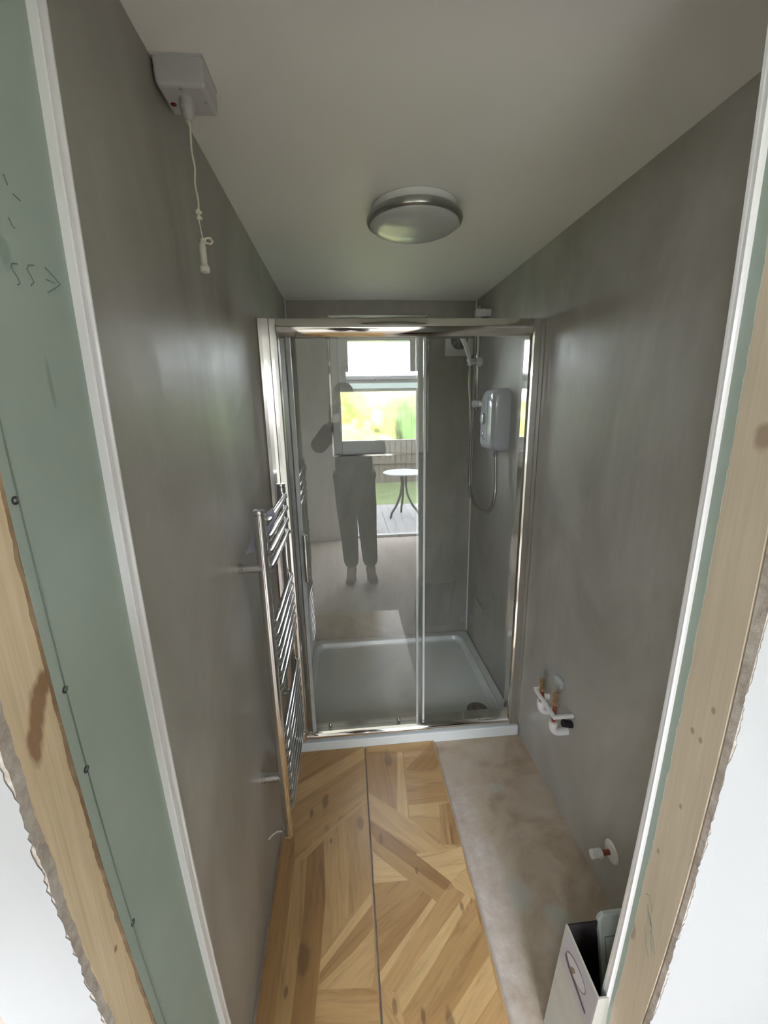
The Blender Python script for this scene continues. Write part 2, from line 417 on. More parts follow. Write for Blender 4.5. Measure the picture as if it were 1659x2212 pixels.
# plastic bead closing the grey panel on the left
bm = bmesh.new()
LB = [(-.003, 0), (.003, .0), (.0085, .10), (.0085, .20), (.0035, .26), (.0035, .60), (.0055, .66), (.0055, .72), (.003, .76), (.009, .82), (.010, .92), (.0085, 1.0), (-.003, 1.0)]
strip_prof(bm, LB, FL['A'], FL['B']); struct('trim_1', bm, M_TRIM)
# left plasterboard face
t = thing('green_plasterboard', 'wide strip of green moisture board screwed beside the left white bead', 'plasterboard', (0, -1.23, 0))
def part(o, parent):
    o.parent = parent; o.matrix_parent_inverse = Matrix.Translation(-Vector(parent.location)); return o
bm = bmesh.new(); strip(bm, -.0049, -.0006, lambda z: FL['B'](z)+.006, FL['C'])
part(obj('board', bm, M_GREEN), t)
bm = bmesh.new(); strip(bm, -.0049, -.0010, FL['C'], lambda z: FL['C'](z)-.0012+jb(z)*.45, n=260)
part(obj('torn_edge', bm, M_PAPER), t)
for y, z in ((-1.306, 1.522), (-1.299, 1.313), (-1.295, 1.205), (-1.276, .935)):
    s_ = obj('screw', nlathe([(.0042, -.004), (.0042, .0003), (.0030, .0006), (.0016, -.0008), (.0006, -.0008)], (0, y, z), 'x', 16), M_STEEL); part(s_, t)
bm = bmesh.new(); tube(bm, [(.0002, FL['J'](z/20), z/20) for z in range(8, 36)], .0007, n=5); part(obj('pencil_line', bm, M_PENCIL), t)
SCR = [[(-1.236,1.742),(-1.244,1.74),(-1.246,1.736),(-1.24,1.729),(-1.238,1.724),(-1.242,1.722)],
 [(-1.212,1.748),(-1.22,1.746),(-1.224,1.741),(-1.22,1.736),(-1.217,1.731),(-1.223,1.726)],
 [(-1.194,1.751),(-1.183,1.746),(-1.173,1.74),(-1.185,1.733),(-1.198,1.726)], [(-1.197,1.739),(-1.182,1.739)],
 [(-1.23,1.82),(-1.227,1.812)], [(-1.222,1.807),(-1.213,1.805)], [(-1.235,1.782),(-1.232,1.776),(-1.229,1.775)]]
for s_ in SCR: part(obj('pencil_stroke', ntube([(0, y, z) for y, z in s_], .0005, n=5), M_PENCIL), t)
# left stud, torn front board edge and white face
M_STUD_L = timber_mat('pine_stud_left', [((-.005, -1.346, 1.285), (.03, .009, .030)), ((-.005, -1.340, 1.300), (.03, .010, .030)), ((-.005, -1.334, 1.314), (.03, .010, .027)), ((-.005, -1.327, 1.326), (.03, .010, .022)), ((-.005, -1.319, 1.337), (.03, .010, .018)), ((-.005, -1.308, .943), (.02, .004, .006))])
bm = bmesh.new(); strip(bm, -.0500, -.0050, lambda z: FL['C'](z)+.02, FL['D'])
tag(obj('timber_stud', bm, M_STUD_L), 'pale pine stud left of the green board, one long brown knot', 'timber')
t = thing('white_plasterboard', 'white plasterboard with torn edge left of the opening', 'plasterboard', (-.2, -1.37, 0))
bm = bmesh.new(); strip(bm, -.0500, -.0052, FL['D'], lambda z: FL['E'](z)+.0006, n=300, xj=lambda z: jb(z)*.4)
part(obj('torn_edge', bm, M_TORN), t)
bm = bmesh.new()
rings = []
for i in range(301):
    z = 2.195*i/300; e = FL['E'](z)+jc(z)
    e = FL['E'](z); rings.append([(-.106, e-.0015, z), (-.030, e-.0015, z), (-.0070+jc(z)*1.1, e-.0005, z), (-.0080+jc(z)*1.1, e+.0008, z), (-.030, e+.0008, z), (-.106, e+.0008, z)])
loft(bm, rings); part(obj('paper_face', bm, M_WHITE), t)
M_ROUGH = timber_mat('raw_board', [], base=((.62,.60,.57),(.72,.70,.67)))
struct('wall_hall_left', nbox(-1.3, -.104, -1.295, -1.2, 0, 2.4), M_ROUGH)

# right nib, bead, green edge, stud, torn edge, white face
XR = .831
struct('wall_front', nbox(XR+.012, W, -1.19, -1.15, 0, H), M_PANEL)
bm = bmesh.new()
RB = [(XR+.012, 0), (XR, 0), (XR-.0030, .08), (XR-.0030, .30), (XR-.0015, .34), (XR-.0015, .55), (XR-.0050, .62), (XR-.0055, .80), (XR-.002, .88), (XR, 1.0), (XR+.012, 1.0)]
strip_prof(bm, RB, FR['A'], FR['B']); struct('trim_2', bm, M_TRIM)
jr = jit(11, .002, .02)
bm = bmesh.new(); strip(bm, XR+.0005, XR+.040, lambda z: FR['B'](z)+.004, lambda z: FR['C'](z)+jr(z), n=300)
tag(obj('green_plasterboard', bm, M_GREEN), 'thin green moisture board edge beside the right white bead', 'plasterboard')
M_STUD_R = timber_mat('pine_stud_right', [((XR, -1.236, 1.555), (.03, .018, .022)), ((XR, -1.213, 1.101), (.02, .004, .006)), ((XR, -1.229, 1.097), (.02, .004, .006)),
   ((XR, -1.217, .957), (.02, .004, .007)), ((XR, -1.191, .829), (.02, .004, .008)), ((XR, -1.24, 1.159), (.02, .004, .007)), ((XR, -1.165, .60), (.02, .012, .03))], base=((.62,.51,.36),(.74,.62,.45)), worn=True)
t = thing('timber_stud', 'worn pine stud on the right jamb with nail holes and pencil scribble', 'timber', (XR+.05, -1.22, 0))
bm = bmesh.new(); strip(bm, XR+.001, XR+.12, lambda z: FR['C'](z)+.015, FR['D'])
part(obj('post', bm, M_STUD_R), t)
for s_ in ([(-1.183,.716),(-1.190,.722),(-1.197,.712),(-1.200,.698)], [(-1.190,.70),(-1.197,.68)], [(-1.193,.69),(-1.203,.668)], [(-1.197,.69),(-1.21,.66)], [(-1.200,.68),(-1.222,.63)], [(-1.19,.65),(-1.21,.60)], [(-1.205,.66),(-1.215,.62)]):
    part(obj('pencil_stroke', ntube([(XR+.0010, y, z) for y, z in s_], .0007, n=5), M_PENCIL), t)
t = thing('white_plasterboard', 'bright white plasterboard with torn edge right of the opening', 'plasterboard', (1.5, -1.28, 0))
bm = bmesh.new(); strip(bm, XR+.003, XR+.12, lambda z: FR['D'](z)-.0025, lambda z: FR['E'](z)+.0004, n=300, xj=None)
part(obj('torn_edge', bm, M_TORN), t)
bm = bmesh.new(); rings = []
for i in range(301):
    z = 2.195*i/300; e = FR['E'](z); q_ = XR+.0035+jd(z)*1.1
    rings.append([(2.6, e-.012, z), (XR+.12, e-.0015, z), (XR+.02, e-.0015, z), (q_, e-.0004, z), (q_+.001, e+.0006, z), (XR+.02, e+.0006, z), (XR+.12, e+.0006, z), (2.6, e, z)])
loft(bm, rings); part(obj('paper_face', bm, M_WHITE), t)
struct('wall_hall_right', nbox(W+.1, 2.6, -1.12, -1.02, 0, 2.4), M_HALL)
struct('wall_header', nbox(-1.3, 2.6, -1.27, -1.02, 2.2, 2.42), M_HALL)
bm = nbox(0.0, W, -1.30, -1.16, 2.075, H); struct('trim_3', bm, M_WHITE)

# hall behind the photographer
PX0, PX1, PZ = .29, 1.32, 2.06
bm = bmesh.new(); box(bm, -.33, PX0, -3.42, -3.3, 0, 2.4); box(bm, -1.3, -1.25, -3.42, -3.3, 0, 2.4); box(bm, -1.25, -.33, -3.42, -3.3, 0, .85); box(bm, -1.25, -.33, -3.42, -3.3, 2.08, 2.4); box(bm, PX1, 2.7, -3.42, -3.3, 0, 2.4); box(bm, PX0, PX1, -3.42, -3.3, PZ, 2.4)
struct('wall_patio', bm, M_HALL)
struct('wall_end_left', nbox(-1.4, -1.3, -3.42, -1.2, 0, 2.4), M_HALL)
struct('wall_end_right', nbox(2.6, 2.7, -3.3, -1.2, 0, 2.4), M_HALL)
struct('ceiling_hall', nbox(-1.4, 2.7, -3.42, -1.20, 2.42, 2.54), M_HALL)
bm = bmesh.new()
box(bm, PX0, PX0+.06, -3.40, -3.33, 0, PZ); box(bm, PX1-.06, PX1, -3.40, -3.33, 0, PZ); box(bm, PX0, PX1, -3.40, -3.33, PZ-.05, PZ); box(bm, PX0, PX1, -3.40, -3.33, 0, .03)
struct('door_1', bm, M_UPVC)
w2 = bmesh.new(); box(w2, -1.25, -1.19, -3.38, -3.32, .85, 2.08); box(w2, -.39, -.33, -3.38, -3.32, .85, 2.08); box(w2, -1.19, -.39, -3.38, -3.32, .85, .91); box(w2, -1.19, -.39, -3.38, -3.32, 2.02, 2.08)  # unseen hall window, added to even out daylight on boards and right wall
w2 = struct('added_window', w2, M_UPVC); obj('pane', nbox(-1.19, -.39, -3.352, -3.346, .91, 2.02), M_PATIO_GLASS, w2)
# an open glazed leaf folded outwards at the left of the patio doorway
dl = struct('door_2', nbox(PX0+.005, PX0+.05, -4.05, -3.41, .02, .12), M_UPVC)
bm = bmesh.new(); box(bm, PX0+.005, PX0+.05, -4.05, -3.41, 1.93, 2.03); box(bm, PX0+.005, PX0+.05, -4.05, -3.96, .12, 1.93); box(bm, PX0+.005, PX0+.05, -3.5, -3.41, .12, 1.93)
obj('leaf_frame', bm, M_UPVC, dl)
obj('pane', nbox(PX0+.022, PX0+.032, -3.96, -3.5, .12, 1.93), M_PATIO_GLASS, dl)

# ================================================================= OUTSIDE
m, n, b = mat('weathered_decking')
t_ = coords(n); s = N(n, 'ShaderNodeSeparateXYZ'); n.links.new(t_, s.inputs[0])
fr = math_(n, 'FRACT', math_(n, 'MULTIPLY', s.outputs[0], 6.9)); gap = math_(n, 'LESS_THAN', fr, .05)
col = mixc(n, gap, ramp(n, noise(n, coords(n, (8, 1, 1)), 3, 4), [(.3, (.20,.20,.20)), (.7, (.28,.28,.28))]), (.05,.05,.05))
n.links.new(col, b.inputs['Base Color']); setp(b, rough=.6)
tag(obj('decking', nbox(-1.0, 3.2, -5.6, -3.42, -.22, -.10), m), 'grey boarded decking outside the patio doorway', 'decking')
m, n, b = mat('lawn_grass')
n.links.new(ramp(n, noise(n, coords(n), 4, 5), [(.3, (.09,.125,.045)), (.7, (.15,.19,.08))]), b.inputs['Base Color']); setp(b, rough=.9); M_GRASS = m
struct('ground', nbox(-14, 14, -16, 16, -.6, -.30), M_GRASS)
m, n, b = mat('fence_boards')
s = N(n, 'ShaderNodeSeparateXYZ'); n.links.new(coords(n), s.inputs[0])
gap = math_(n, 'LESS_THAN', math_(n, 'FRACT', math_(n, 'MULTIPLY', s.outputs[0], 7)), .07)
n.links.new(mixc(n, gap, ramp(n, noise(n, coords(n, (6,1,1)), 3, 4), [(.3, (.085,.07,.055)), (.7, (.14,.12,.095))]), (.04,.03,.02)), b.inputs['Base Color']); setp(b, rough=.85); M_FENCE = m
bm = bmesh.new(); rnd = random.Random(3)
for i in range(70):
    x = -4+i*.14; h = 2.05+rnd.uniform(-.02, .03)
    prism(bm, [(x, -.3), (x+.13, -.3), (x+.13, h-.03), (x+.065, h), (x, h-.03)], 'y', -9.05, -9.0)
box(bm, -4, 5.8, -9.0, -8.95, .2, .29); box(bm, -4, 5.8, -9.0, -8.95, 1.6, 1.69)
tag(obj('board_fence', bm, M_FENCE), 'brown board fence across the garden behind the patio', 'fence')
# low flat-roofed building behind the fence
t = thing('outbuilding', 'low flat roofed building with pale band behind the fence, mirrored in glass', 'building', (1, -11.6, -.3))
part(obj('wall', nbox(-6, 9, -12.4, -11.05, -.3, 2.40), plain('taupe_render', (.10,.095,.085), .8)), t)
part(obj('fascia', nbox(-6.02, 9.02, -11.05, -11.0, 2.15, 2.30), plain('pale_fascia', (.26,.32,.29), .6)), t)
part(obj('roof', nbox(-6.1, 9.1, -12.5, -10.98, 2.40, 2.50), plain('roof_felt', (.12,.12,.12), .8)), t)
# bistro table on the decking, only seen mirrored in the shower glass
M_IRON = plain('dark_iron', (.03,.03,.03), .4, .6)
t = thing('bistro_table', 'round patio table on curved dark legs, mirrored in the shower glass', 'table', (1.20, -4.7, -.10))
part(obj('table_top', nlathe([(.30, 0), (.32, .008), (.32, .02), (.30, .028)], (1.20, -4.7, .60), 'z', 40), plain('grey_table_top', (.30,.31,.34), .4)), t)
for k in range(3):
    a = 2*PI*k/3+.5
    P = [(1.20+math.cos(a)*r_, -4.7+math.sin(a)*r_, z) for r_, z in ((.05, .60), (.035, .42), (.07, .25), (.15, .10), (.24, 0), (.27, -.09))]
    part(obj('leg', ntube(P, .018, n=10), M_IRON), t)
# garden behind the shower window
def blob(bm, c, r, sub=3, amp=.25, seed=1):
    v0 = len(bm.verts); bmesh.ops.create_icosphere(bm, subdivisions=sub, radius=1); bm.verts.ensure_lookup_table(); rnd = random.Random(seed)
    for v in bm.verts[v0:]:
        k = 1+rnd.uniform(-amp, amp)*.5; v.co = Vector((v.co.x*r[0]*k+c[0], v.co.y*r[1]*k+c[1], v.co.z*r[2]*k+c[2]))
def bush(name, c, r, col1, col2, label, seed, cat='bush', flowers=None, fcol=None):
    m, n, b = mat(name+'_leaves'); n.links.new(ramp(n, noise(n, coords(n), 9, 5), [(.35, col1), (.65, col2)]), b.inputs['Base Color']); setp(b, rough=.8)
    bm = bmesh.new(); rnd = random.Random(seed); blob(bm, c, r, 4, .2, seed)
    for i in range(14):
        a = rnd.uniform(0, 2*PI); e = rnd.uniform(-.3, 1)
        blob(bm, (c[0]+r[0]*.75*math.cos(a), c[1]+r[1]*.75*math.sin(a)*.8, c[2]+r[2]*.7*e), [q*.42 for q in r], 3, .3, seed+i)
    o = obj(name, bm, m); tag(o, label, cat)
    if flowers:
        bm = bmesh.new()
        for i in range(flowers):
            a = rnd.uniform(PI*1.05, PI*1.95); e = rnd.uniform(-.6, .95)
            q = math.sqrt(max(0, 1-e*e*.6))
            blob(bm, (c[0]+r[0]*1.08*q*math.cos(a), c[1]+r[1]*1.08*q*math.sin(a), c[2]+r[2]*e), (.10, .05, .09), 1, .4, i)
        f = obj('blossom', bm, plain(name+'_blossom', fcol, .8), o); f['kind'] = 'stuff'
    return o
bush('flowering_bush', (.30, 3.0, .80), (.50, .40, .95), (.10,.12,.025), (.17,.18,.04), 'yellow flowering bush blurred behind the obscured shower window', 5, flowers=170, fcol=(.30,.29,.10))
bush('green_bush', (1.75, 3.1, .75), (.72, .45, .95), (.045,.10,.02), (.085,.165,.035), 'bright green bush blurred at the right of the shower window', 9)
m, n, b = mat('hedge_leaves'); n.links.new(ramp(n, noise(n, coords(n), 7, 5), [(.35, (.05,.095,.02)), (.65, (.10,.16,.045))]), b.inputs['Base Color']); setp(b, rough=.9)
bm = bmesh.new(); rnd = random.Random(8)
for i in range(22): blob(bm, (-3.2+i*.42, 5.6, .7), (.42, .38, 1.15+rnd.uniform(-.06, .06)), 3, .15, i)
tag(obj('hedge', bm, m), 'mid green garden hedge behind the bushes outside the shower window', 'hedge')
def tree(c, r, label, seed):
    m, n, b = mat('tree_leaves'); n.links.new(ramp(n, noise(n, coords(n), 5, 5), [(.35, (.12,.14,.13)), (.65, (.20,.22,.21))]), b.inputs['Base Color']); setp(b, rough=.9)
    t = thing('tree', label, 'tree', (c[0], c[1], -.3)); rnd = random.Random(seed)
    bm = bmesh.new(); blob(bm, c, r, 4, .2, seed)
    for i in range(12):
        a = rnd.uniform(0, 2*PI); blob(bm, (c[0]+r[0]*.7*math.cos(a), c[1]+r[1]*.7*math.sin(a), c[2]+r[2]*rnd.uniform(-.5, .8)), [q*.45 for q in r], 3, .3, seed+i)
    part(obj('crown', bm, m), t); part(obj('trunk', ntube([(c[0], c[1], -.3), (c[0]+.05, c[1], c[2])], .16, n=12), plain('bark', (.12,.09,.07), .9)), t)
tree((.9, 11.0, 1.75), (1.7, 1.0, 1.05), 'hazy grey tree low in the top pane of the shower window', 21)
tree((5.6, 12.0, 1.6), (1.6, 1.0, 1.2), 'hazy tree further right beyond the green bush', 31)

# ================================================================= SHOWER WINDOW
win = struct('window_1', nbox(WX0, WX0+.050, D+.025, D+.085, WZ0, WZ1), M_UPVC)
FY0, FY1 = D+.022, D+.088
bm = bmesh.new(); box(bm, WX0+.050, WX1, FY0, FY1, WZ0, WZ0+.075); box(bm, WX1-.055, WX1, FY0, FY1, WZ0+.075, WZ1); box(bm, WX0+.05, WX1-.055, FY0, FY1, WZ1-.05, WZ1); box(bm, WX0+.05, WX1-.055, FY0, FY1, 1.697, 1.750)
obj('outer_frame', bm, M_UPVC, win, bevel=.003)
bm = bmesh.new(); box(bm, WX0+.045, .347, FY0-.018, FY1-.02, 1.745, WZ1-.035); box(bm, .718, WX1-.050, FY0-.018, FY1-.02, 1.745, WZ1-.035); box(bm, .347, .718, FY0-.018, FY1-.02, 1.745, 1.797); box(bm, .347, .718, FY0-.018, FY1-.02, 1.985, WZ1-.035)
obj('vent_sash', bm, M_UPVC, win, bevel=.003)
bm = bmesh.new(); box(bm, .28, .786, FY0-.004, FY0+.02, 1.39, 1.403); box(bm, .28, .294, FY0-.004, FY0+.02, 1.403, 1.70); box(bm, .763, .777, FY0-.004, FY0+.02, 1.403, 1.70)
obj('glazing_bead', bm, M_TRIM, win, bevel=.002)
obj('pane', nbox(.29, .77, D+.05, D+.056, 1.395, 1.70), M_OBSC, win)
obj('pane', nbox(.345, .72, D+.04, D+.046, 1.79, 1.99), M_OBSC, win)
hd = obj('handle', ntube([(.50, FY0-.045, 1.770), (.56, FY0-.048, 1.772), (.60, FY0-.040, 1.772)], .007, n=10), M_WPLAST, win)
obj('handle_base', nbox(.505, .535, FY0-.048, FY0-.016, 1.758, 1.786), M_WPLAST, hd, bevel=.004)
# chrome trim round the reveal
bm = bmesh.new(); w_ = .013
def framebars(bm, x0, x1, z0, z1, w_, y0, y1):
    prism(bm, [(x0-w_, z0-w_), (x1+w_, z0-w_), (x1, z0), (x0, z0)], 'y', y0, y1); prism(bm, [(x0-w_, z1+w_), (x0, z1), (x1, z1), (x1+w_, z1+w_)], 'y', y0, y1)
    prism(bm, [(x0-w_, z0-w_), (x0, z0), (x0, z1), (x0-w_, z1+w_)], 'y', y0, y1); prism(bm, [(x1+w_, z0-w_), (x1+w_, z1+w_), (x1, z1), (x1, z0)], 'y', y0, y1)
framebars(bm, WX0+.004, WX1-.004, WZ0+.004, WZ1-.004, .016, D-.008, D+.006)
struct('trim_4', bm, M_CHROME, bevel=.003)
bm = bmesh.new(); box(bm, WX0, WX0+.004, D, FY0+.004, WZ0, WZ1); box(bm, WX1-.004, WX1, D, FY0+.004, WZ0, WZ1); box(bm, WX0, WX1, D, FY0+.004, WZ0, WZ0+.004); box(bm, WX0, WX1, D, FY0+.004, WZ1-.004, WZ1)
struct('trim_5', bm, M_PANEL)
# white sealant in the corners
struct('trim_6', nbox(W-.006, W, D-.006, D, .06, H), M_SILICONE); struct('trim_7', nbox(0, .006, D-.006, D, .06, H), M_SILICONE)

# extractor fan
t = thing('extractor_fan', 'square white extractor fan high on the shower back wall', 'fan', (1.012, D, 1.98))
c = (1.012, D, 1.980)
bm = bmesh.new(); ring_o = rrect(.172, .172, .012, 4, c[0], c[2])
prism(bm, ring_o, 'y', D-.014, D); part(obj('cover', bm, M_WPLAST, bevel=.003), t)
part(obj('duct_ring', nlathe([(.060, 0), (.060, -.004), (.053, -.006), (.050, 0)], (c[0], D-.014, c[2]), 'y', 40), M_WPLAST), t)
part(obj('duct', nlathe([(.050, 0), (.050, -.0012)], (c[0], D-.014, c[2]), 'y', 40), plain('grey_duct', (.12,.12,.12), .6)), t)
for k in range(6):
    a = k*PI/3; p0 = Vector((c[0]+.010*math.cos(a), D-.0185, c[2]+.010*math.sin(a))); p1 = Vector((c[0]+.047*math.cos(a+.5), D-.0165, c[2]+.047*math.sin(a+.5)))
    tn = Vector((-math.sin(a+.3), 0, math.cos(a+.3)))*.009
    bm = bmesh.new(); loft(bm, [[p0-tn*.5, p0+tn*.5, p0+tn*.5+Vector((0,.0015,0)), p0-tn*.5+Vector((0,.0015,0))], [p1-tn*1.6, p1+tn*1.6, p1+tn*1.6+Vector((0,-.002,0)), p1-tn*1.6+Vector((0,-.002,0))]])
    part(obj('blade', bm, plain('fan_grey', (.22,.22,.22), .5)), t)
part(obj('hub', nlathe([(.014, 0), (.014, -.004), (.010, -.006)], (c[0], D-.015, c[2]), 'y', 24), plain('fan_hub', (.25,.25,.25), .5)), t)

# ================================================================= SHOWER TRAY
TZ = .052; TY0, TY1 = -.020, D-.004; TX0, TX1 = .004, W-.003
bm = bmesh.new(); cx, cy = (TX0+TX1)/2, (TY0+TY1)/2; wx, wy = TX1-TX0, TY1-TY0
def ring(w_, h_, r_, z): return [(x, y, z) for x, y in rrect(w_, h_, r_, 8, cx, cy)]
rings = [ring(wx, wy, .006, 0), ring(wx, wy, .006, TZ-.004), ring(wx-.008, wy-.008, .006, TZ), ring(wx-.085, wy-.085, .07, TZ+.001), ring(wx-.10, wy-.10, .07, TZ+.006), ring(wx-.118, wy-.118, .068, TZ+.002),
         ring(wx-.135, wy-.135, .06, TZ-.020), ring(wx-.155, wy-.155, .055, TZ-.026), ring(wx-.6, wy-.6, .03, TZ-.030)]
rings.append(ring(wx-.9, wy-.8, .01, TZ-.030)); R_ = [[bm.verts.new(p) for p in r] for r in rings]; k_ = len(R_[0])
for A, B in zip(R_, R_[1:]):
    for i in range(k_): bm.faces.new((A[i], A[(i+1)%k_], B[(i+1)%k_], B[i]))
bm.faces.new(R_[0][::-1]); bm.faces.new(R_[-1])
t = thing('shower_tray', 'white shower tray with raised rounded rim filling the room width', 'shower tray', (cx, cy, 0))
part(obj('tray_body', bm, M_TRAY, smooth=True), t)
t.children[0].modifiers.new('es', 'EDGE_SPLIT').split_angle = math.radians(20)
dr = part(obj('waste_cover', nlathe([(.055, 0), (.055, .004), (.048, .009), (.02, .012), (.001, .012)], (.955, .145, TZ-.027), 'z', 40), plain('dark_waste', (.13,.125,.12), .35, .6)), t)

# ================================================================= SHOWER ENCLOSURE
t = thing('shower_enclosure', 'chrome framed sliding glass shower screen across the room', 'shower screen', (W/2, .02, TZ))
EZ0, EZ1 = .060, 1.928
def cprof(x0, x1, y0, y1, bul):
    """closed section in x,y with a bulged front"""
    pts = []
    for k in range(9):
        s_ = k/8; pts.append((x0+(x1-x0)*s_, y0-bul*math.sin(PI*s_)))
    return pts+[(x1, y1), (x0, y1)]
bm = bmesh.new(); prism(bm, [(x, y) for x, y in [(.001, .05), (.001, -.020), (.006, -.0215), (.018, -.0200), (.032, -.0172), (.043, -.0142), (.045, -.0165), (.058, -.0140), (.070, -.0105), (.0725, -.006), (.0725, .05)]], 'z', EZ0, EZ1)
part(obj('wall_profile', bm, chrome_mat('brushed_profile', (.84,.83,.81), .2), bevel=.0008), t)
bm = bmesh.new(); prism(bm, [(W-.001, -.012), (W-.001, .05), (W-.058, .05), (W-.058, .0), (W-.053, -.010), (W-.045, -.014), (W-.020, -.014), (W-.018, -.012)], 'z', EZ0, EZ1)
part(obj('wall_profile', bm, M_CHROME_R, bevel=.0015), t)
def drail(z0, z1, y0, y1, bul):
    pts = [(y1, z0), (y1, z1)]
    for k in range(11):
        s_ = k/10; pts.append((y0-bul*math.sin(PI*s_), z1+(z0-z1)*s_))
    return pts
bm = bmesh.new(); prism(bm, drail(1.864, 1.928, -.012, .05, .016), 'x', .0725, W-.0585); part(obj('top_rail', bm, M_CHROME_R, smooth=False), t)
bm = bmesh.new(); prism(bm, drail(.062, .106, -.008, .05, .014), 'x', .0725, W-.0585); part(obj('bottom_rail', bm, M_CHROME_R), t)
for nm in ('top_rail', 'bottom_rail'):
    o = [c_ for c_ in t.children if c_.name.startswith(nm)][0]
    for p in o.data.polygons: p.use_smooth = True
    o.modifiers.new('es', 'EDGE_SPLIT').split_angle = math.radians(45)
M_STILE = chrome_mat('silver_stile', (.48,.50,.50), .22)
fixed = part(obj('fixed_pane', nbox(.612, W-.055, .036, .042, .10, 1.87), M_GLASS), t)
obj('edge_seal', nbox(.606, .616, .034, .044, .10, 1.87), plain('clear_seal', (.50,.53,.52), .3), fixed).matrix_parent_inverse = Matrix.Identity(4)
sd = part(obj('sliding_door', nbox(.115, .640, .012, .018, .108, 1.862), M_GLASS), t)
obj('door_stile', nbox(.078, .098, -.002, .030, .106, 1.864), M_STILE, sd, bevel=.003)
obj('door_stile', nbox(.099, .116, .004, .026, .106, 1.864), plain('pale_seal', (.45,.48,.48), .3), sd, bevel=.003)
obj('edge_seal', nbox(.632, .642, .008, .022, .108, 1.862), plain('clear_seal_front', (.55,.58,.57), .25), sd, bevel=.002)
# upright D handle on the sliding door
hd = obj('handle', ntube([(.126, -.030, .885), (.126, -.030, 1.092)], .0095, n=24), M_CHROME, sd, smooth=False, bevel=.001)
for p in hd.data.polygons: p.use_smooth = len(p.vertices) == 4
for z in (.915, 1.062): obj('handle_fixing', ntube([(.126, -.026, z), (.126, .012, z)], .006, n=14), M_CHROME, hd)
for x in (.185, .515):
    obj('roller', nlathe([(.007, .008), (.009, 0), (.009, -.006), (.004, -.010)], (x, .010, .122), 'y', 18), M_CHROME, sd)
for o in list(sd.children)+list(fixed.children)+list(hd.children): o.matrix_parent_inverse = Matrix.Identity(4)

# ================================================================= TOWEL RADIATOR
t = thing('towel_radiator', 'chrome ladder towel radiator standing off the left wall', 'radiator', (.068, -.38, .22))
RX, RY0, RY1 = .068, -.590, -.172
def capped(y):
    return nlathe([(.0155, .224), (.0160, .228), (.0160, 1.322), (.0160, 1.324), (.0135, 1.325), (.0135, 1.328), (.0165, 1.329), (.0165, 1.334), (.0145, 1.337), (.001, 1.3372)], (RX, y, 0), 'z', 32)
for y in (RY0, RY1):
    o = part(obj('upright_tube', capped(y), M_CHROME), t)
    for p in o.data.polygons: p.use_smooth = True
    o.modifiers.new('es', 'EDGE_SPLIT').split_angle = math.radians(40)
zs = [1.295-.045*i for i in range(4)]+[.985-.0425*i for i in range(6)]+[.615-.0425*i for i in range(8)]
for z in zs:
    pts = [(RX+.004, RY0+.002, z), (RX+.012, RY0+.012, z), (RX+.0155, RY0+.03, z), (RX+.0155, RY1-.03, z), (RX+.012, RY1-.012, z), (RX+.004, RY1-.002, z)]
    part(obj('rung', ntube(pts, .0100, n=18), M_CHROME, smooth=True), t)
for y in (RY0, RY1):
    for z in (1.172, .457):
        bm = bmesh.new(); lathe(bm, [(.015, .0005), (.015, .012), (.0128, .013), (.0128, RX-.010), (.0125, RX-.004)], (0, y-.002, z), 'x', 28)
        o = part(obj('wall_bracket', bm, M_CHROME), t)
        for p in o.data.polygons: p.use_smooth = True
        o.modifiers.new('es', 'EDGE_SPLIT').split_angle = math.radians(40)
for z in (1.150, .250): part(obj('vent_screw', nlathe([(.006, RX+.01), (.006, RX+.026), (.004, RX+.028)], (0, RY1+.006, z), 'x', 14), M_CHROME), t)
for k in range(2): part(obj('valve_union', nlathe([(.012, .205), (.0145, .208), (.0145, .218), (.012, .226)], (RX, (RY0, RY1)[k], 0), 'z', 6), M_BRASS), t)
# lilac card label tucked round the top of the radiator
P = [(.006, -.525, 1.190), (.072, -.525, 1.215), (.102, -.515, 1.300), (.090, -.500, 1.322), (.050, -.505, 1.290), (.028, -.520, 1.238)]
bm = bmesh.new(); f0 = [bm.verts.new(p) for p in P]; f1 = [bm.verts.new((p[0], p[1]+.0012, p[2])) for p in P]
bm.faces.new(f0); bm.faces.new(f1[::-1])
for i in range(len(P)): bm.faces.new((f0[i], f0[(i+1)%6], f1[(i+1)%6], f1[i]))
tag(obj('card_label', bm, M_LILAC), 'lilac card label tucked behind the near radiator upright', 'label')
tag(obj('cable_tie', ntube([(.050, -.598, .243), (.034, -.600, .247), (.018, -.603, .238), (.006, -.606, .226)], .0022, n=8), M_WPLAST2), 'loose white plastic tie at the foot of the radiator', 'cable tie')

# ================================================================= PULL CORD SWITCH
t = thing('pull_cord_switch', 'white square ceiling switch with red neon and cream pull cord', 'switch', (.047, -.757, H))
m4 = Matrix.Translation((.047, -.757, 0)) @ Matrix.Rotation(0.0, 4, 'Z')
bm = bmesh.new(); rings = []
for s_, z in ((.0, H), (.0, H-.030), (.001, H-.040), (.0035, H-.044), (.007, H-.0455)):
    rings.append([(x, y, z) for x, y in rrect(.086-2*s_, .086-2*s_, .006, 4, .047, -.757)])
M_SWP = plain('switch_plastic', (.47,.46,.475), .3); loft(bm, rings); part(obj('housing', bm, M_SWP), t)
part(obj('back_plate', nbox(.003, .091, -.801, -.713, H-.004, H), M_SWP, bevel=.001), t)
part(obj('neon_lens', nlathe([(.0052, 0), (.0052, -.0015), (.003, -.0022)], (.018, -.750, H-.0452), 'z', 20), M_RED, ), t)
for x, y in ((.045, -.790), (.078, -.758)): part(obj('screw', nlathe([(.0035, 0), (.0035, -.0004)], (x, y, H-.0455), 'z', 14), plain('screw_cap', (.35,.35,.33), .5)), t)
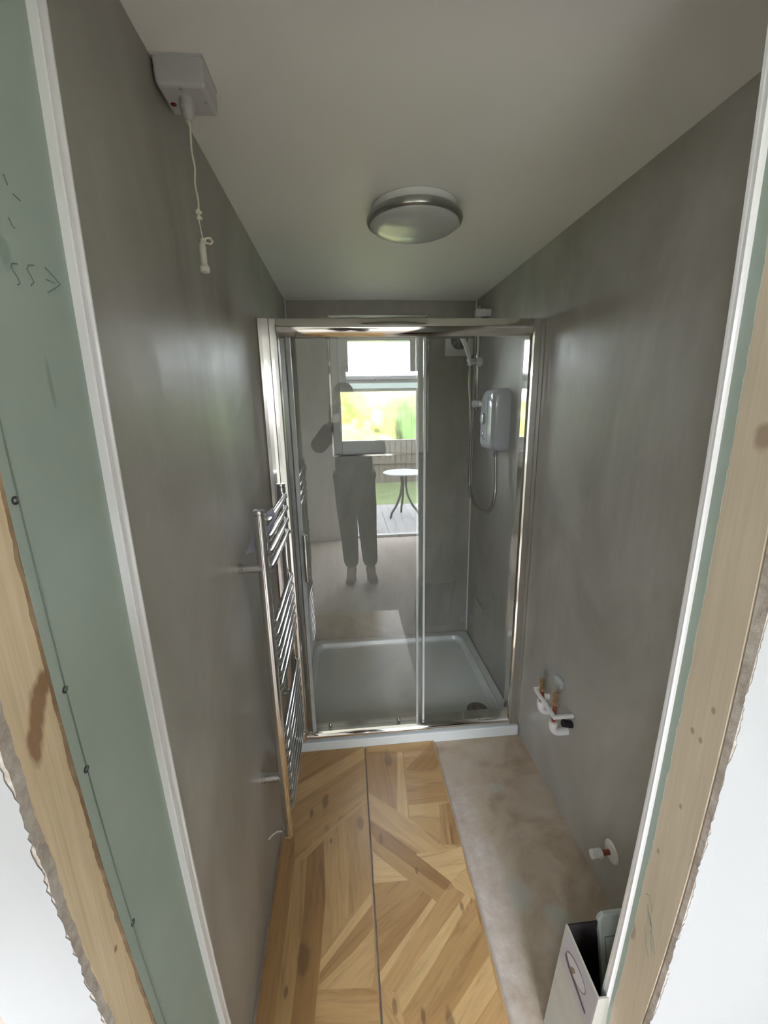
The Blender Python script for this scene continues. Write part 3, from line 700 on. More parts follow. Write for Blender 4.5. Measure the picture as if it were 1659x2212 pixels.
part(obj('cord_nozzle', nlathe([(.0125, 0), (.0125, -.014), (.0105, -.016), (.0095, -.026), (.0055, -.032), (.003, -.033)], (.046, -.764, H-.045), 'z', 26), M_SWP), t)
rnd = random.Random(4)
cz = [(.046+.0012*math.sin(i*.9), -.764+.0010*math.cos(i*1.3), H-.076-i*.0085) for i in range(20)]
cz[-1] = (.044, -.764, cz[-1][2])
cp = part(obj('cord', ntube(cz, .0017, n=8), M_CORD), t)
zk = cz[-1][2]
def knot(bm, c, r):
    pts = []
    for i in range(26):
        a = 2*PI*i/25
        pts.append((c[0]+(math.sin(a)+2*math.sin(2*a))*r*.30, c[1]+(math.cos(a)-2*math.cos(2*a))*r*.30, c[2]-math.sin(3*a)*r*.45))
    tube(bm, pts, r*.34, n=8)
bm = bmesh.new(); knot(bm, (.045, -.764, zk+.012), .0055); knot(bm, (.0455, -.764, zk+.002), .0050); part(obj('knot', bm, M_CORD), t)
bm = bmesh.new(); tube(bm, [(.0445, -.764, zk), (.046, -.764, zk-.02), (.048, -.764, zk-.036)], .0011, n=8)
knot(bm, (.048, -.764, zk-.037), .0055)
lp = [(.048, -.764, zk-.037), (.055, -.766, zk-.034), (.063, -.768, zk-.034), (.067, -.768, zk-.040), (.063, -.767, zk-.044), (.057, -.765, zk-.042), (.050, -.764, zk-.042)]
tube(bm, lp, .0019, n=8); part(obj('cord_tail', bm, M_CORD), t)
bm = bmesh.new()
rr = [(.0045, zk-.041), (.0066, zk-.048), (.0066, zk-.074), (.0058, zk-.078), (.0095, zk-.085), (.0088, zk-.093), (.004, zk-.095)]
lathe(bm, [(r, z) for r, z in rr], (.0455, -.764, 0), 'z', 18); part(obj('acorn_pull', bm, plain('cream_plastic', (.66,.65,.57), .4)), t)

# ================================================================= CEILING LIGHT
t = thing('ceiling_light', 'round frosted ceiling light with silver rim, unlit', 'ceiling light', (.552, -.255, H))
c = (.552, -.255, 0)
o1 = part(obj('base', nlathe([(.125, H), (.130, H-.004), (.132, H-.030)], c, 'z', 64), M_WPLAST), t)
o2 = part(obj('rim', nlathe([(.132, H-.026), (.142, H-.028), (.148, H-.034), (.149, H-.040), (.146, H-.048), (.138, H-.052), (.135, H-.050)], c, 'z', 64), M_SATIN), t)
dome = [(.136, H-.048)]+[(.137*math.cos(a), H-.050-.026*math.sin(a)) for a in [i*PI/2/10 for i in range(0, 10)]]+[(.002, H-.076)]
o3 = part(obj('diffuser', nlathe(dome, c, 'z', 64), plain('frosted_diffuser', (.44,.455,.45), .22)), t)
for o in (o1, o2, o3):
    for p in o.data.polygons: p.use_smooth = True
    o.modifiers.new('es', 'EDGE_SPLIT').split_angle = math.radians(35)

# ================================================================= ELECTRIC SHOWER, RISER, HEAD, HOSE
t = thing('electric_shower', 'white electric shower unit with rounded front on the right wall', 'shower unit', (W, .405, 1.53))
UY0, UY1, UZ0, UZ1 = .305, .512, 1.378, 1.682
def uring(x, s_, top=.0):
    pts = []
    y0, y1, z0, z1 = UY0+s_, UY1-s_, UZ0+s_, UZ1-s_-top
    for (cy_, cz_, r_, a0) in ((y1-.05, z1-.045, .045, 0), (y0+.05, z1-.045, .045, 90), (y0+.03, z0+.03, .03, 180), (y1-.03, z0+.03, .03, 270)):
        for k in range(9):
            a = math.radians(a0+90*k/8); ry = .05 if r_ > .04 else .03
            pts.append((x, cy_+ry*math.cos(a), cz_+r_*math.sin(a)))
    return pts
bm = bmesh.new(); loft(bm, [uring(W-.0005, .0), uring(W-.030, 0), uring(W-.055, .001), uring(W-.070, .004, .003), uring(W-.080, .010, .008), uring(W-.087, .020, .016), uring(W-.090, .032, .03)])
M_UNIT = plain('gloss_white_casing', (.43,.45,.49), .10)
o = part(obj('casing', bm, M_UNIT, smooth=True), t); o.modifiers.new('es', 'EDGE_SPLIT').split_angle = math.radians(60)
part(obj('seam', nbox(W-.0915, W-.086, .378, .3795, 1.42, 1.64), plain('seam_grey', (.25,.26,.27), .5)), t)
part(obj('temperature_dial', nlathe([(.030, W-.086), (.029, W-.094), (.026, W-.100), (.010, W-.102)], (0, .440, 1.535), 'x', 36), plain('dial_grey', (.38,.41,.45), .2)), t)
part(obj('start_button', nlathe([(.012, W-.084), (.012, W-.100), (.008, W-.1075)], (0, .452, 1.610), 'x', 24), M_WPLAST2), t)
part(obj('power_knob', nlathe([(.013, W-.084), (.012, W-.093), (.004, W-.095)], (0, .440, 1.455), 'x', 24), plain('knob_grey', (.22,.24,.27), .3)), t)
part(obj('outlet', nlathe([(.011, UZ0-.030), (.0125, UZ0-.028), (.0125, UZ0-.012), (.010, UZ0-.010), (.010, UZ0+.006)], (W-.050, .345, 0), 'z', 20), M_CHROME), t)
# maker's small mark on the casing front
part(obj('printed_mark', nbox(W-.0905, W-.0885, .405, .432, 1.432, 1.436), M_BLACK), t)

t = thing('riser_rail', 'chrome shower riser rail with white wall brackets in the back corner', 'shower rail', (1.056, .66, 1.58))
o = part(obj('rail', ntube([(1.056, .66, 1.575), (1.056, .66, 2.115)], .0095, n=24), M_CHROME), t)
for p in o.data.polygons: p.use_smooth = len(p.vertices) == 4
for z in (2.085, 1.612):
    bm = bmesh.new(); lathe(bm, [(.0175, 1.034), (.020, 1.037), (.020, 1.082), (.018, 1.085), (.018, W-.0005)], (0, .66, z), 'x', 26)
    o = part(obj('bracket', bm, M_WPLAST), t)
t = thing('hand_shower', 'white hand shower in its holder on the riser rail', 'shower head', (1.04, .65, 1.83))
o = part(obj('holder', nlathe([(.017, .985), (.021, .990), (.021, 1.040), (.023, 1.042)], (0, .648, 1.830), 'x', 28), chrome_mat('satin_holder', (.72,.73,.74), .2)), t)
part(obj('clamp_knob', nlathe([(.022, 1.042), (.026, 1.046), (.025, 1.068), (.018, 1.074)], (0, .648, 1.832), 'x', 10), M_WPLAST), t)
hp = [(1.005, .628, 1.815), (.998, .622, 1.845), (.980, .612, 1.890), (.960, .600, 1.930), (.938, .588, 1.962), (.915, .575, 1.985)]
o = part(obj('grip', ntube(hp, .01, n=18, radii=[.009, .010, .0115, .0125, .013, .015]), M_WPLAST, smooth=True), t)
ax = Vector((-.55, -.25, -.62)).normalized(); q = Vector((0, 0, 1)).rotation_difference(ax).to_matrix().to_4x4()
hb = part(obj('spray_face', nlathe([(.012, -.02), (.030, -.008), (.040, .004), (.041, .012), (.036, .016), (.002, .017)], (.908, .572, 1.990), 'z', 32, q), M_WPLAST), t)
bm = bmesh.new()
HP = [(W-.050, .345, 1.352), (W-.052, .335, 1.30), (W-.056, .315, 1.23), (W-.062, .300, 1.165), (W-.066, .315, 1.105), (W-.066, .365, 1.062), (W-.064, .45, 1.036), (W-.062, .56, 1.030), (W-.060, .66, 1.050), (W-.058, .735, 1.10), (W-.058, .755, 1.18), (W-.062, .74, 1.30), (W-.070, .715, 1.45), (W-.085, .69, 1.60), (W-.100, .665, 1.72), (W-.108, .640, 1.79), (W-.111, .629, 1.815)]
def catmull(P, n=10):
    P = [Vector(p) for p in P]; out = []
    for i in range(len(P)-1):
        a = P[max(i-1, 0)]; b_ = P[i]; c_ = P[i+1]; d_ = P[min(i+2, len(P)-1)]
        for k in range(n):
            s_ = k/n; out.append(.5*((2*b_)+(c_-a)*s_+(2*a-5*b_+4*c_-d_)*s_*s_+(3*b_-a-3*c_+d_)*s_**3))
    out.append(P[-1]); return out
CP = catmull(HP, 14)
tube(bm, CP, .0065, n=14, radii=[.0080+.0007*(i % 2) for i in range(len(CP))])
tag(obj('shower_hose', bm, chrome_mat('hose_metal', (.42,.40,.36), .25), smooth=True), 'looped metal shower hose hanging below the white shower unit', 'hose')

# ================================================================= PIPES ON THE RIGHT WALL
t = thing('basin_pipe_pair', 'pair of red copper tails with brass caps clipped together on the right wall', 'pipes', (1.056, -.37, .42))
for (y, z0, z1) in ((-.325, .425, .490), (-.428, .415, .505)):
    pp = part(obj('pipe_tail', ntube([(1.056, y, z0), (1.056, y, z1)], .0078, n=18), M_COPPER), t)
    cap_ = nlathe([(.0085, z1-.004), (.0125, z1-.001), (.0125, z1+.013), (.0098, z1+.015), (.0098, z1+.034), (.0120, z1+.036), (.0120, z1+.050), (.0085, z1+.052), (.004, z1+.046)], (1.056, y, 0), 'z', 6)
    part(obj('brass_cap', cap_, M_BRASS), t)
    bm = bmesh.new(); tube(bm, catmull([(1.056, y, z0+.012), (1.056, y, z0-.008), (1.062, y, z0-.024), (1.078, y, z0-.034), (W-.0005, y, z0-.034)], 5), .0145, n=18, radii=None)
    lathe(bm, [(.0135, z0-.006), (.0165, z0-.003), (.0165, z0+.014), (.012, z0+.016)], (1.056, y, 0), 'z', 18)
    part(obj('elbow_fitting', bm, M_WPLAST2, smooth=False), t)
bm = bmesh.new(); box(bm, 1.036, 1.048, -.455, -.292, .466, .480); box(bm, 1.036, W-.001, -.463, -.453, .466, .480); box(bm, 1.036, 1.075, -.302, -.292, .466, .482); box(bm, 1.060, 1.078, -.350, -.338, .462, .484)
part(obj('clip_bar', bm, M_WPLAST2, bevel=.002), t)
tag(obj('pipe_shroud', nprism(rrect(.050, .034, .006, 4, -.352, .540), 'x', W-.016, W-.0005), plain('translucent_plastic', (.50,.55,.53), .35), bevel=.003), 'small pale plastic cover on the wall above the pipes', 'cover')
bm = bmesh.new(); tube(bm, [(1.080, -.452, .440), (W-.001, -.452, .430)], .014, n=16); tag(obj('foam_sleeve', bm, M_BLACK), 'short black foam sleeve where a pipe enters the wall', 'pipe insulation')
t = thing('cistern_pipe_stub', 'capped pipe stub with round white collar low on the right wall', 'pipe', (W, -.74, .192))
o = part(obj('collar', nlathe([(.034, W), (.034, W-.002), (.030, W-.006), (.012, W-.010)], (0, -.74, .192), 'x', 40), M_WPLAST2), t)
part(obj('pipe_tail', ntube([(W-.008, -.74, .192), (W-.045, -.741, .192)], .0078, n=18), M_COPPER), t)
part(obj('push_cap', nlathe([(.0125, W-.036), (.0150, W-.039), (.0150, W-.050), (.0135, W-.052), (.0145, W-.066), (.0125, W-.072), (.002, W-.073)], (0, -.741, .192), 'x', 12), M_WPLAST2), t)

# ================================================================= FLOOR TILES
WOOD=[
 ('L',[(-0.027,-0.022),(0.324,-0.028),(0.169,-0.128),(0.03,-0.218)],0.574,0.35),
 ('L',[(0.022,-0.217),(0.169,-0.128),(0.324,-0.028),(0.346,-0.03),(0.346,-0.086),(0.035,-0.297)],0.574,0.7),
 ('L',[(0.035,-0.297),(0.346,-0.086),(0.343,-0.178),(0.046,-0.363)],0.574,0.45),
 ('L',[(0.046,-0.363),(0.344,-0.178),(0.344,-0.297),(0.165,-0.406),(0.064,-0.52)],0.65,0.5),
 ('L',[(0.064,-0.52),(0.166,-0.435),(0.345,-0.293),(0.344,-0.31),(0.167,-0.457),(0.103,-0.518),(0.065,-0.557)],0.65,0.62),
 ('L',[(0.003,-0.418),(0.05,-0.393),(0.067,-0.52),(0.067,-0.939),(0.058,-0.938),(0.004,-0.933)],-1.58,0.3),
 ('L',[(0.065,-0.533),(0.11,-0.512),(0.119,-0.697),(0.112,-0.944),(0.058,-0.938)],-1.552,0.55),
 ('L',[(0.11,-0.512),(0.167,-0.457),(0.182,-0.651),(0.173,-0.815),(0.165,-0.949),(0.102,-0.943),(0.113,-0.697)],-1.561,0.15),
 ('L',[(0.167,-0.457),(0.251,-0.385),(0.264,-0.541),(0.256,-0.712),(0.173,-0.815),(0.185,-0.651)],-1.546,0.62),
 ('L',[(0.251,-0.385),(0.344,-0.31),(0.337,-0.651),(0.256,-0.717),(0.264,-0.541)],-1.56,0.45),
 ('L',[(0.175,-0.816),(0.337,-0.651),(0.336,-0.689),(0.174,-0.845)],0.795,0.85),
 ('L',[(0.174,-0.845),(0.336,-0.689),(0.336,-0.75),(0.271,-0.808),(0.173,-0.873)],0.666,0.35),
 ('L',[(0.173,-0.873),(0.271,-0.808),(0.337,-0.755),(0.334,-0.857),(0.321,-0.896),(0.172,-0.881)],0.569,0.72),
 ('L',[(0.171,-0.881),(0.337,-0.894),(0.342,-0.967),(0.165,-0.949)],-0.077,0.6),
 ('R',[(0.349,-0.025),(0.502,-0.031),(0.512,-0.061),(0.498,-0.261),(0.493,-0.404),(0.346,-0.271)],-1.567,0.35),
 ('R',[(0.5,-0.048),(0.522,-0.05),(0.5,-0.404),(0.459,-0.376)],-1.656,0.85),
 ('R',[(0.359,-0.026),(0.677,-0.022),(0.527,-0.168),(0.524,-0.073),(0.358,-0.054)],0.036,0.6),
 ('R',[(0.527,-0.168),(0.676,-0.024),(0.68,-0.17),(0.639,-0.201),(0.525,-0.183)],0.743,0.25),
 ('R',[(0.511,-0.192),(0.679,-0.191),(0.678,-0.267),(0.514,-0.263)],-0.019,0.55),
 ('R',[(0.514,-0.263),(0.678,-0.267),(0.675,-0.347),(0.509,-0.349)],0.0,0.4),
 ('R',[(0.509,-0.349),(0.678,-0.351),(0.673,-0.431),(0.507,-0.405)],-0.012,0.75),
 ('R',[(0.507,-0.405),(0.624,-0.418),(0.603,-0.511),(0.552,-0.484)],-0.748,0.6),
 ('R',[(0.634,-0.359),(0.677,-0.355),(0.675,-0.533),(0.608,-0.522)],-1.622,0.5),
 ('R',[(0.663,-0.366),(0.68,-0.36),(0.679,-0.53),(0.646,-0.523)],-1.634,0.25),
 ('R',[(0.346,-0.271),(0.5,-0.404),(0.602,-0.518),(0.678,-0.536),(0.678,-0.546),(0.534,-0.544),(0.346,-0.395)],-0.776,0.7),
 ('R',[(0.346,-0.395),(0.519,-0.549),(0.614,-0.649),(0.585,-0.674),(0.369,-0.486),(0.345,-0.44)],-0.802,0.12),
 ('R',[(0.506,-0.545),(0.681,-0.537),(0.677,-0.611),(0.611,-0.649)],0.039,0.95),
 ('R',[(0.611,-0.649),(0.676,-0.614),(0.68,-0.687),(0.679,-0.712),(0.618,-0.669)],-0.739,0.8),
 ('R',[(0.345,-0.476),(0.369,-0.486),(0.585,-0.674),(0.56,-0.705),(0.467,-0.624),(0.352,-0.521)],-0.73,0.45),
 ('R',[(0.351,-0.521),(0.466,-0.629),(0.345,-0.629)],-0.103,0.92),
 ('R',[(0.346,-0.626),(0.466,-0.629),(0.517,-0.67),(0.344,-0.807)],0.525,0.4),
 ('R',[(0.344,-0.807),(0.511,-0.669),(0.544,-0.692),(0.347,-0.863)],0.63,0.3),
 ('R',[(0.347,-0.863),(0.538,-0.691),(0.55,-0.706),(0.348,-0.891)],0.724,0.9),
 ('R',[(0.349,-0.887),(0.563,-0.691),(0.592,-0.672),(0.618,-0.669),(0.645,-0.689),(0.393,-0.911),(0.361,-0.915)],0.748,0.55),
 ('R',[(0.387,-0.911),(0.651,-0.69),(0.665,-0.705),(0.516,-0.851),(0.397,-0.956),(0.388,-0.944)],0.686,0.85),
 ('R',[(0.397,-0.956),(0.672,-0.714),(0.674,-0.795),(0.517,-0.916),(0.448,-0.978),(0.404,-0.974)],0.681,0.48),
 ('R',[(0.448,-0.978),(0.674,-0.795),(0.676,-0.857),(0.511,-0.985)],0.674,0.38),
 ('R',[(0.511,-0.985),(0.676,-0.857),(0.674,-0.932),(0.589,-0.993)],0.658,0.78),
 ('R',[(0.589,-0.993),(0.674,-0.931),(0.676,-1.001)],0.632,0.55),
 ('R',[(0.347,-0.899),(0.393,-0.911),(0.404,-0.974),(0.344,-0.967)],-1.038,0.65),
]
def clip(poly, x0, x1, y0, y1):
    def cut(P, f, g):
        out = []
        for i in range(len(P)):
            a, b_ = P[i], P[(i+1) % len(P)]; fa, fb = f(a), f(b_)
            if fa >= 0: out.append(a)
            if (fa >= 0) != (fb >= 0):
                s_ = fa/(fa-fb); out.append((a[0]+(b_[0]-a[0])*s_, a[1]+(b_[1]-a[1])*s_))
        return out
    for f in (lambda p: p[0]-x0, lambda p: x1-p[0], lambda p: p[1]-y0, lambda p: y1-p[1]):
        poly = cut(poly, f, None)
        if len(poly) < 3: return []
    return poly
def make_tile(x0, x1, y0, y1, side, label):
    me = bpy.data.meshes.new('floor_tile'); V, F, T, U = [], [], [], []
    def face(pts, ang, tone, z):
        i0 = len(V); off = random.uniform(-5, 5)
        for x, y in pts:
            V.append((x, y, z)); c_, s_ = math.cos(ang), math.sin(ang); U.append((x*c_+y*s_+off, -x*s_+y*c_+off*.37))
        F.append(list(range(i0, i0+len(pts)))); T.append(tone)
    zt = .0095
    face([(x0, y0), (x1, y0), (x1, y1), (x0, y1)], PI/2, .5, zt)
    # diagonal planks continue towards the doorway, outside the traced part
    k = 0
    for i in range(-6, 12):
        a = -1.0-.085*i
        pl = clip([(x0, a), (x1, a+(x1-x0)*.9), (x1, a+(x1-x0)*.9-.085), (x0, a-.085)], x0, x1, y0, -1.0)
        if pl: face(pl, .73, random.Random(i+(side == 'L')*40).uniform(.25, .85), zt+.00005)
    for sd_, poly, ang, tone in WOOD:
        if sd_ != side: continue
        pl = clip(poly, x0, x1, y0, y1); k += 1
        if pl: face(pl, ang, tone, zt+.0001+.00002*k)
    for (a, b_) in (((x0, y0), (x1, y0)), ((x1, y0), (x1, y1)), ((x1, y1), (x0, y1)), ((x0, y1), (x0, y0))):
        i0 = len(V); V.extend([(a[0], a[1], 0), (b_[0], b_[1], 0), (b_[0], b_[1], zt), (a[0], a[1], zt)]); U.extend([(0, 0)]*4); F.append([i0, i0+1, i0+2, i0+3]); T.append(.1)
    me.from_pydata(V, [], F); me.update()
    me.materials.append(M_OAK); me.materials.append(M_TILE_EDGE)
    at_ = me.attributes.new('tone', 'FLOAT', 'FACE'); uvl = me.uv_layers.new(name='grain')
    for i, v_ in enumerate(T): at_.data[i].value = v_
    for lp in me.loops: uvl.data[lp.index].uv = U[lp.vertex_index]
    for p in me.polygons:
        if p.index >= len(F)-4: p.material_index = 1
        elif p.normal.z < 0: p.flip()
    o = bpy.data.objects.new('floor_tile', me); link(o); tag(o, label, 'floor tile', 'oak effect floor tiles'); return o
make_tile(.008, .3405, -1.33, -.021, 'L', 'oak effect parquet floor tile laid against the left wall')
make_tile(.3475, .682, -1.33, -.021, 'R', 'oak effect parquet floor tile beside the bare subfloor')

# ================================================================= BOX BY THE DOORWAY
m, n, b = mat('white_printed_card')
n.links.new(ramp(n, noise(n, coords(n), 20, 3), [(.3, (.43,.42,.38)), (.7, (.50,.49,.45))]), b.inputs['Base Color']); setp(b, rough=.6); M_CARD = m
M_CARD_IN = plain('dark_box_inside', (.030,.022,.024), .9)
t = thing('open_carton', 'slim open white carton leaning in the corner by the right jamb', 'box', (.92, -1.07, 0))
SH = .035
def lean(x, y, z): return (x+(z-.35)*.088, y, z)
def lbox(bm, x0, x1, y0, y1, z0, z1):
    v = box(bm, x0, x1, y0, y1, z0, z1)
    for q in v: q.co = lean(*q.co)
bm = bmesh.new(); lbox(bm, .805, .809, -1.140, -1.003, .001, .352); part(obj('side_panel', bm, M_CARD), t)
bm = bmesh.new(); lbox(bm, 1.076, 1.080, -1.140, -1.003, .001, .352); part(obj('side_panel', bm, M_CARD), t)
bm = bmesh.new(); lbox(bm, .809, 1.076, -1.007, -1.003, .001, .352); part(obj('back_panel', bm, M_CARD_IN), t)
bm = bmesh.new(); lbox(bm, .809, 1.076, -1.140, -1.136, .001, .352); part(obj('front_panel', bm, M_CARD), t)
bm = bmesh.new(); lbox(bm, .809, 1.076, -1.136, -1.007, .001, .006); part(obj('bottom_panel', bm, M_CARD_IN), t)
bm = bmesh.new(); lbox(bm, .8092, .8100, -1.136, -1.007, .006, .350); part(obj('inner_lining', bm, M_CARD_IN), t)
# printed picture on the side: a pale oval seat with a dark hinge line
def pr(pts, off, mt, nm):
    bm = bmesh.new(); v0 = [bm.verts.new(Vector(lean(.805-off, y, z))) for y, z in pts]; v1 = [bm.verts.new(Vector(lean(.805-off+.0004, y, z))) for y, z in pts]
    bm.faces.new(v0); bm.faces.new(v1[::-1])
    for i in range(len(pts)): bm.faces.new((v0[i], v0[(i+1) % len(pts)], v1[(i+1) % len(pts)], v1[i]))
    part(obj(nm, bm, mt), t)
pr([(-1.005, .25), (-1.014, .345), (-1.138, .345), (-1.138, .23)], .0005, plain('print_ground', (.42,.40,.43), .5), 'printed_panel')
ov = [(-1.066+.040*math.cos(a)-.008*math.sin(a), .300+.024*math.sin(a)+.012*math.cos(a)*0) for a in [2*PI*i/28 for i in range(28)]]
pr(ov, .0011, plain('print_outline', (.17,.16,.18), .5), 'printed_outline')
ov = [(-1.066+.037*math.cos(a)-.008*math.sin(a), .3005+.0205*math.sin(a)) for a in [2*PI*i/28 for i in range(28)]]
pr(ov, .0016, plain('print_oval', (.50,.48,.50), .5), 'printed_oval')
pr([(-1.024, .286), (-1.040, .276), (-1.062, .272), (-1.085, .268), (-1.118, .262), (-1.118, .268), (-1.088, .275), (-1.062, .281), (-1.042, .287), (-1.026, .296)], .0021, plain('print_hinge', (.10,.07,.10), .5), 'printed_hinge')
pr([(-1.048, .284), (-1.060, .284), (-1.068, .300), (-1.060, .302)], .0026, plain('print_olive', (.20,.17,.10), .5), 'printed_fitting')
# pale ceramic lid leaning inside
t = thing('ceramic_panel', 'pale grey ceramic panel with rounded corner leaning in the open carton', 'cistern lid', (.97, -1.04, .02))
A_ = Vector((.885, -.9985+.0, .0)); 
def lidpt(u, v_, w__): # u along +x, v up the slope, w outwards
    up = Vector((.0, .060, .207)).normalized(); out = Vector((0, -up.z, up.y))
    return Vector((.885, -1.112, .012))+Vector((1, 0, .02))*u+up*v_+out*w__
def lidloft(name, w_, h_, ox, oy, r_, d0, d1, mt, bev=.004):
    bm = bmesh.new(); rg = []
    for d_, s_ in ((d0, 0), (d1-bev, 0), (d1-bev*.3, bev*.4), (d1, bev)):
        rg.append([tuple(lidpt(x, y, d_)) for x, y in rrect(w_-2*s_, h_-2*s_, r_, 8, ox+w_/2, oy+h_/2)])
    loft(bm, rg); return part(obj(name, bm, mt), t)
M_CER = plain('pale_ceramic', (.44,.48,.45), .22); M_GRV = plain('groove_grey', (.16,.18,.17), .5)
lidloft('body', .165, .376, 0, 0, .018, -.012, .000, M_CER)
lidloft('groove', .152, .325, .012, -.0, .003, -.002, .0006, M_GRV, .0004)
lidloft('inner_panel', .149, .3225, .0145, .0, .003, -.002, .0012, M_CER, .0005)

# ================================================================= THE PHOTOGRAPHER (mirrored in the shower glass)
t = thing('person', 'person in dark top, trousers and boots holding up a phone, mirrored in glass', 'person', (.38, -1.98, 0))
M_SKIN = plain('skin', (.42,.26,.19), .55); M_SHIRT = plain('dark_grey_shirt', (.045,.047,.052), .85); M_TROU = plain('dark_trousers', (.055,.055,.058), .85)
M_BOOT = plain('dark_boots', (.05,.042,.038), .7); M_HAIR = plain('dark_hair', (.025,.02,.016), .8)
def skin(name, V, E, R, mt, root=0, parent=None, sub=2):
    me = bpy.data.meshes.new(name); me.from_pydata(V, E, []); me.update(); me.materials.append(mt)
    o = bpy.data.objects.new(name, me); link(o)
    sm_ = o.modifiers.new('skin', 'SKIN')
    if not me.skin_vertices: me.skin_vertices.new()
    for i, r in enumerate(R):
        me.skin_vertices[0].data[i].radius = r if isinstance(r, tuple) else (r, r)
    me.skin_vertices[0].data[root].use_root = True
    sm_.use_smooth_shade = True
    if sub: o.modifiers.new('sub', 'SUBSURF').levels = sub; o.modifiers['sub'].render_levels = sub
    if parent: part(o, parent)
    return o
# facing +y, phone just behind the lens
PHX, PHY, PHZ = .309, -1.752, 1.600
hipL, hipR = (.285, -2.0, .93), (.475, -2.0, .93)
J = {'pelvis': (.38, -2.0, .96), 'waist': (.38, -2.0, 1.10), 'chest': (.375, -2.01, 1.32), 'uchest': (.37, -2.02, 1.43), 'neck': (.345, -2.02, 1.52), 'head0': (.325, -2.0, 1.60), 'head1': (.315, -1.99, 1.70), 'head2': (.312, -2.0, 1.775),
     'shL': (.20, -2.0, 1.42), 'elL': (.055, -1.93, 1.26), 'wrL': (.205, -1.80, 1.50), 'shR': (.535, -2.0, 1.42), 'elR': (.62, -1.93, 1.20), 'wrR': (.435, -1.80, 1.50),
     'hL': hipL, 'kL': (.315, -1.95, .50), 'aL': (.325, -1.98, .10), 'tL': (.30, -1.85, .05), 'hR': hipR, 'kR': (.485, -1.95, .50), 'aR': (.505, -1.98, .10), 'tR': (.53, -1.85, .05)}
keys = list(J); ix = {k: i for i, k in enumerate(keys)}
Ed = [('pelvis','waist'),('waist','chest'),('chest','uchest'),('uchest','neck'),('neck','head0'),('head0','head1'),('head1','head2'),('uchest','shL'),('shL','elL'),('elL','wrL'),('uchest','shR'),('shR','elR'),('elR','wrR'),('pelvis','hL'),('hL','kL'),('kL','aL'),('aL','tL'),('pelvis','hR'),('hR','kR'),('kR','aR'),('aR','tR')]
Rd = {'pelvis': (.14,.11), 'waist': (.135,.10), 'chest': (.155,.11), 'uchest': (.13,.09), 'neck': (.055,.055), 'head0': (.062,.075), 'head1': (.074,.092), 'head2': (.050,.065), 'shL': (.058,.058), 'shR': (.058,.058), 'elL': .042, 'elR': .042, 'wrL': .026, 'wrR': .026,
      'hL': .088, 'hR': .088, 'kL': .058, 'kR': .058, 'aL': .038, 'aR': .038, 'tL': (.04,.03), 'tR': (.04,.03)}
body = skin('body', [J[k] for k in keys], [(ix[a], ix[b_]) for a, b_ in Ed], [Rd[k] for k in keys], M_SKIN, 0, t)
# shirt, trousers, boots
sk = ['pelvis', 'waist', 'chest', 'uchest', 'shL', 'elL', 'shR', 'elR']
def mid(a, b_, s_): return tuple(Vector(a).lerp(Vector(b_), s_))
SV = [J['pelvis'], J['waist'], J['chest'], J['uchest'], J['shL'], J['elL'], mid(J['elL'], J['wrL'], .9), J['shR'], J['elR'], mid(J['elR'], J['wrR'], .9), mid(J['uchest'], J['neck'], .55)]
skin('shirt', SV, [(0,1),(1,2),(2,3),(3,4),(4,5),(5,6),(3,7),(7,8),(8,9),(3,10)], [(.185,.14),(.185,.135),(.195,.135),(.16,.11),.088,.074,.044,.088,.074,.044,.066], M_SHIRT, 0, t)
TV = [J['pelvis'], J['hL'], J['kL'], (J['aL'][0], J['aL'][1], .14), J['hR'], J['kR'], (J['aR'][0], J['aR'][1], .14)]
skin('trousers', TV, [(0,1),(1,2),(2,3),(0,4),(4,5),(5,6)], [(.175,.135), .115, .088, .074, .115, .088, .074], M_TROU, 0, t)
for s_ in 'LR':
    a, tt = J['a'+s_], J['t'+s_]
    skin('boot', [(a[0], a[1]-.03, .045), (a[0], a[1], .16), mid((a[0], a[1], .05), tt, .5), (tt[0], tt[1]+.02, .040)], [(0,1),(0,2),(2,3)], [(.045,.043), .055, (.048,.042), (.045,.032)], M_BOOT, 0, t)
# face and hair
def ell(name, c_, r_, mt, parent, sub=3, cut=None):
    bm = bmesh.new(); bmesh.ops.create_icosphere(bm, subdivisions=sub, radius=1)
    for v in bm.verts: v.co = Vector((v.co.x*r_[0]+c_[0], v.co.y*r_[1]+c_[1], v.co.z*r_[2]+c_[2]))
    if cut:
        bmesh.ops.delete(bm, geom=[v for v in bm.verts if cut(v.co)], context='VERTS')
    return part(obj(name, bm, mt, smooth=True), parent)
ell('hair', (.313, -2.005, 1.735), (.088, .105, .085), M_HAIR, t, cut=lambda c_: c_.y > -1.935 and c_.z < 1.765)
ell('nose', (.313, -1.892, 1.665), (.013, .018, .022), M_SKIN, t, 2)
for s_ in (-1, 1):
    ell('eye', (.313+s_*.031, -1.900, 1.695), (.012, .008, .008), plain('eye', (.5,.5,.5), .2), t, 2)
    ell('ear', (.313+s_*.085, -1.995, 1.685), (.010, .018, .030), M_SKIN, t, 2)
ell('mouth', (.313, -1.900, 1.625), (.024, .006, .006), plain('lips', (.30,.13,.11), .5), t, 2)
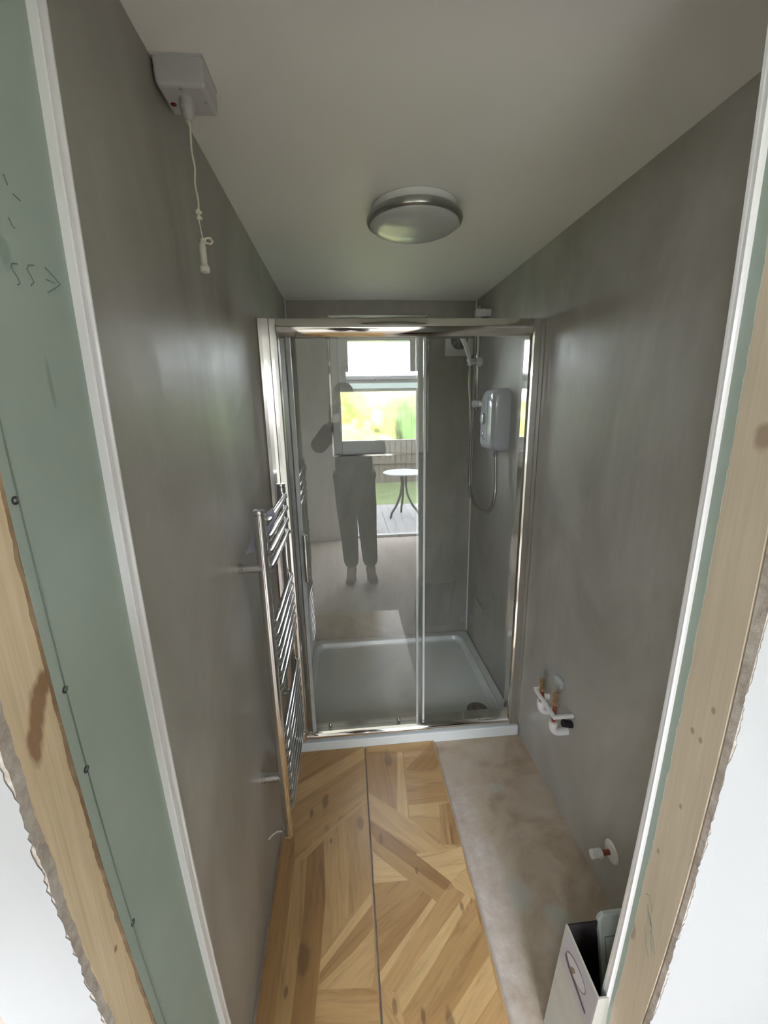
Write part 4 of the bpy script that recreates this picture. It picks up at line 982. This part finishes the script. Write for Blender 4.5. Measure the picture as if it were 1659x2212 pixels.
# hands: palm and five curled fingers gripping each end of the phone
def hand(side):
    s_ = -1 if side == 'L' else 1
    w = Vector(J['wr'+side]); edge = Vector((PHX+s_*.078, PHY-.004, PHZ))
    palm = edge+Vector((s_*.030, -.030, -.035))
    V = [tuple(w), tuple(w.lerp(palm, .6)), tuple(palm)]; E_ = [(0, 1), (1, 2)]; R_l = [.024, (.022, .030), (.016, .034)]
    for k in range(4):
        zz = .030-.020*k; ln = (1.0, 1.08, 1.0, .82)[k]
        base = palm+Vector((-s_*.002, .012, zz+.010))
        pts = [base, base+Vector((s_*.002, .024*ln, .012)), base+Vector((-s_*.018*ln, .040, .014)), base+Vector((-s_*.040*ln, .036, .012))]
        i0 = len(V); V += [tuple(p) for p in pts]; E_ += [(2, i0), (i0, i0+1), (i0+1, i0+2), (i0+2, i0+3)]; R_l += [.0095, .0090, .0082, .0070]
    b_ = palm+Vector((-s_*.010, -.006, -.014)); pts = [b_, b_+Vector((-s_*.020, .002, .010)), b_+Vector((-s_*.044, .008, .022))]
    i0 = len(V); V += [tuple(p) for p in pts]; E_ += [(1, i0), (i0, i0+1), (i0+1, i0+2)]; R_l += [.0120, .0105, .0085]
    return skin('hand', V, E_, R_l, M_SKIN, 0, t, 1)
hand('L'); hand('R')
t2 = thing('phone', 'dark phone held up sideways by the mirrored person', 'phone', (PHX, PHY, PHZ))
bm = bmesh.new(); prism(bm, rrect(.148, .072, .010, 6, PHX, PHZ), 'y', PHY-.004, PHY+.004); part(obj('phone_body', bm, plain('phone_dark', (.03,.03,.035), .3), bevel=.001), t2)
part(obj('screen', nprism(rrect(.142, .066, .007, 6, PHX, PHZ), 'y', PHY-.0046, PHY-.0041), plain('phone_screen', (.01,.01,.012), .1)), t2)
for dx, dz in ((.0, .0), (-.022, .012)): part(obj('camera_ring', nlathe([(.008, 0), (.008, .0015), (.006, .0015)], (PHX+.052+dx*.6, PHY+.004, PHZ+.012+dz*0-.022*(dx != 0)), 'y', 20), M_BLACK), t2)
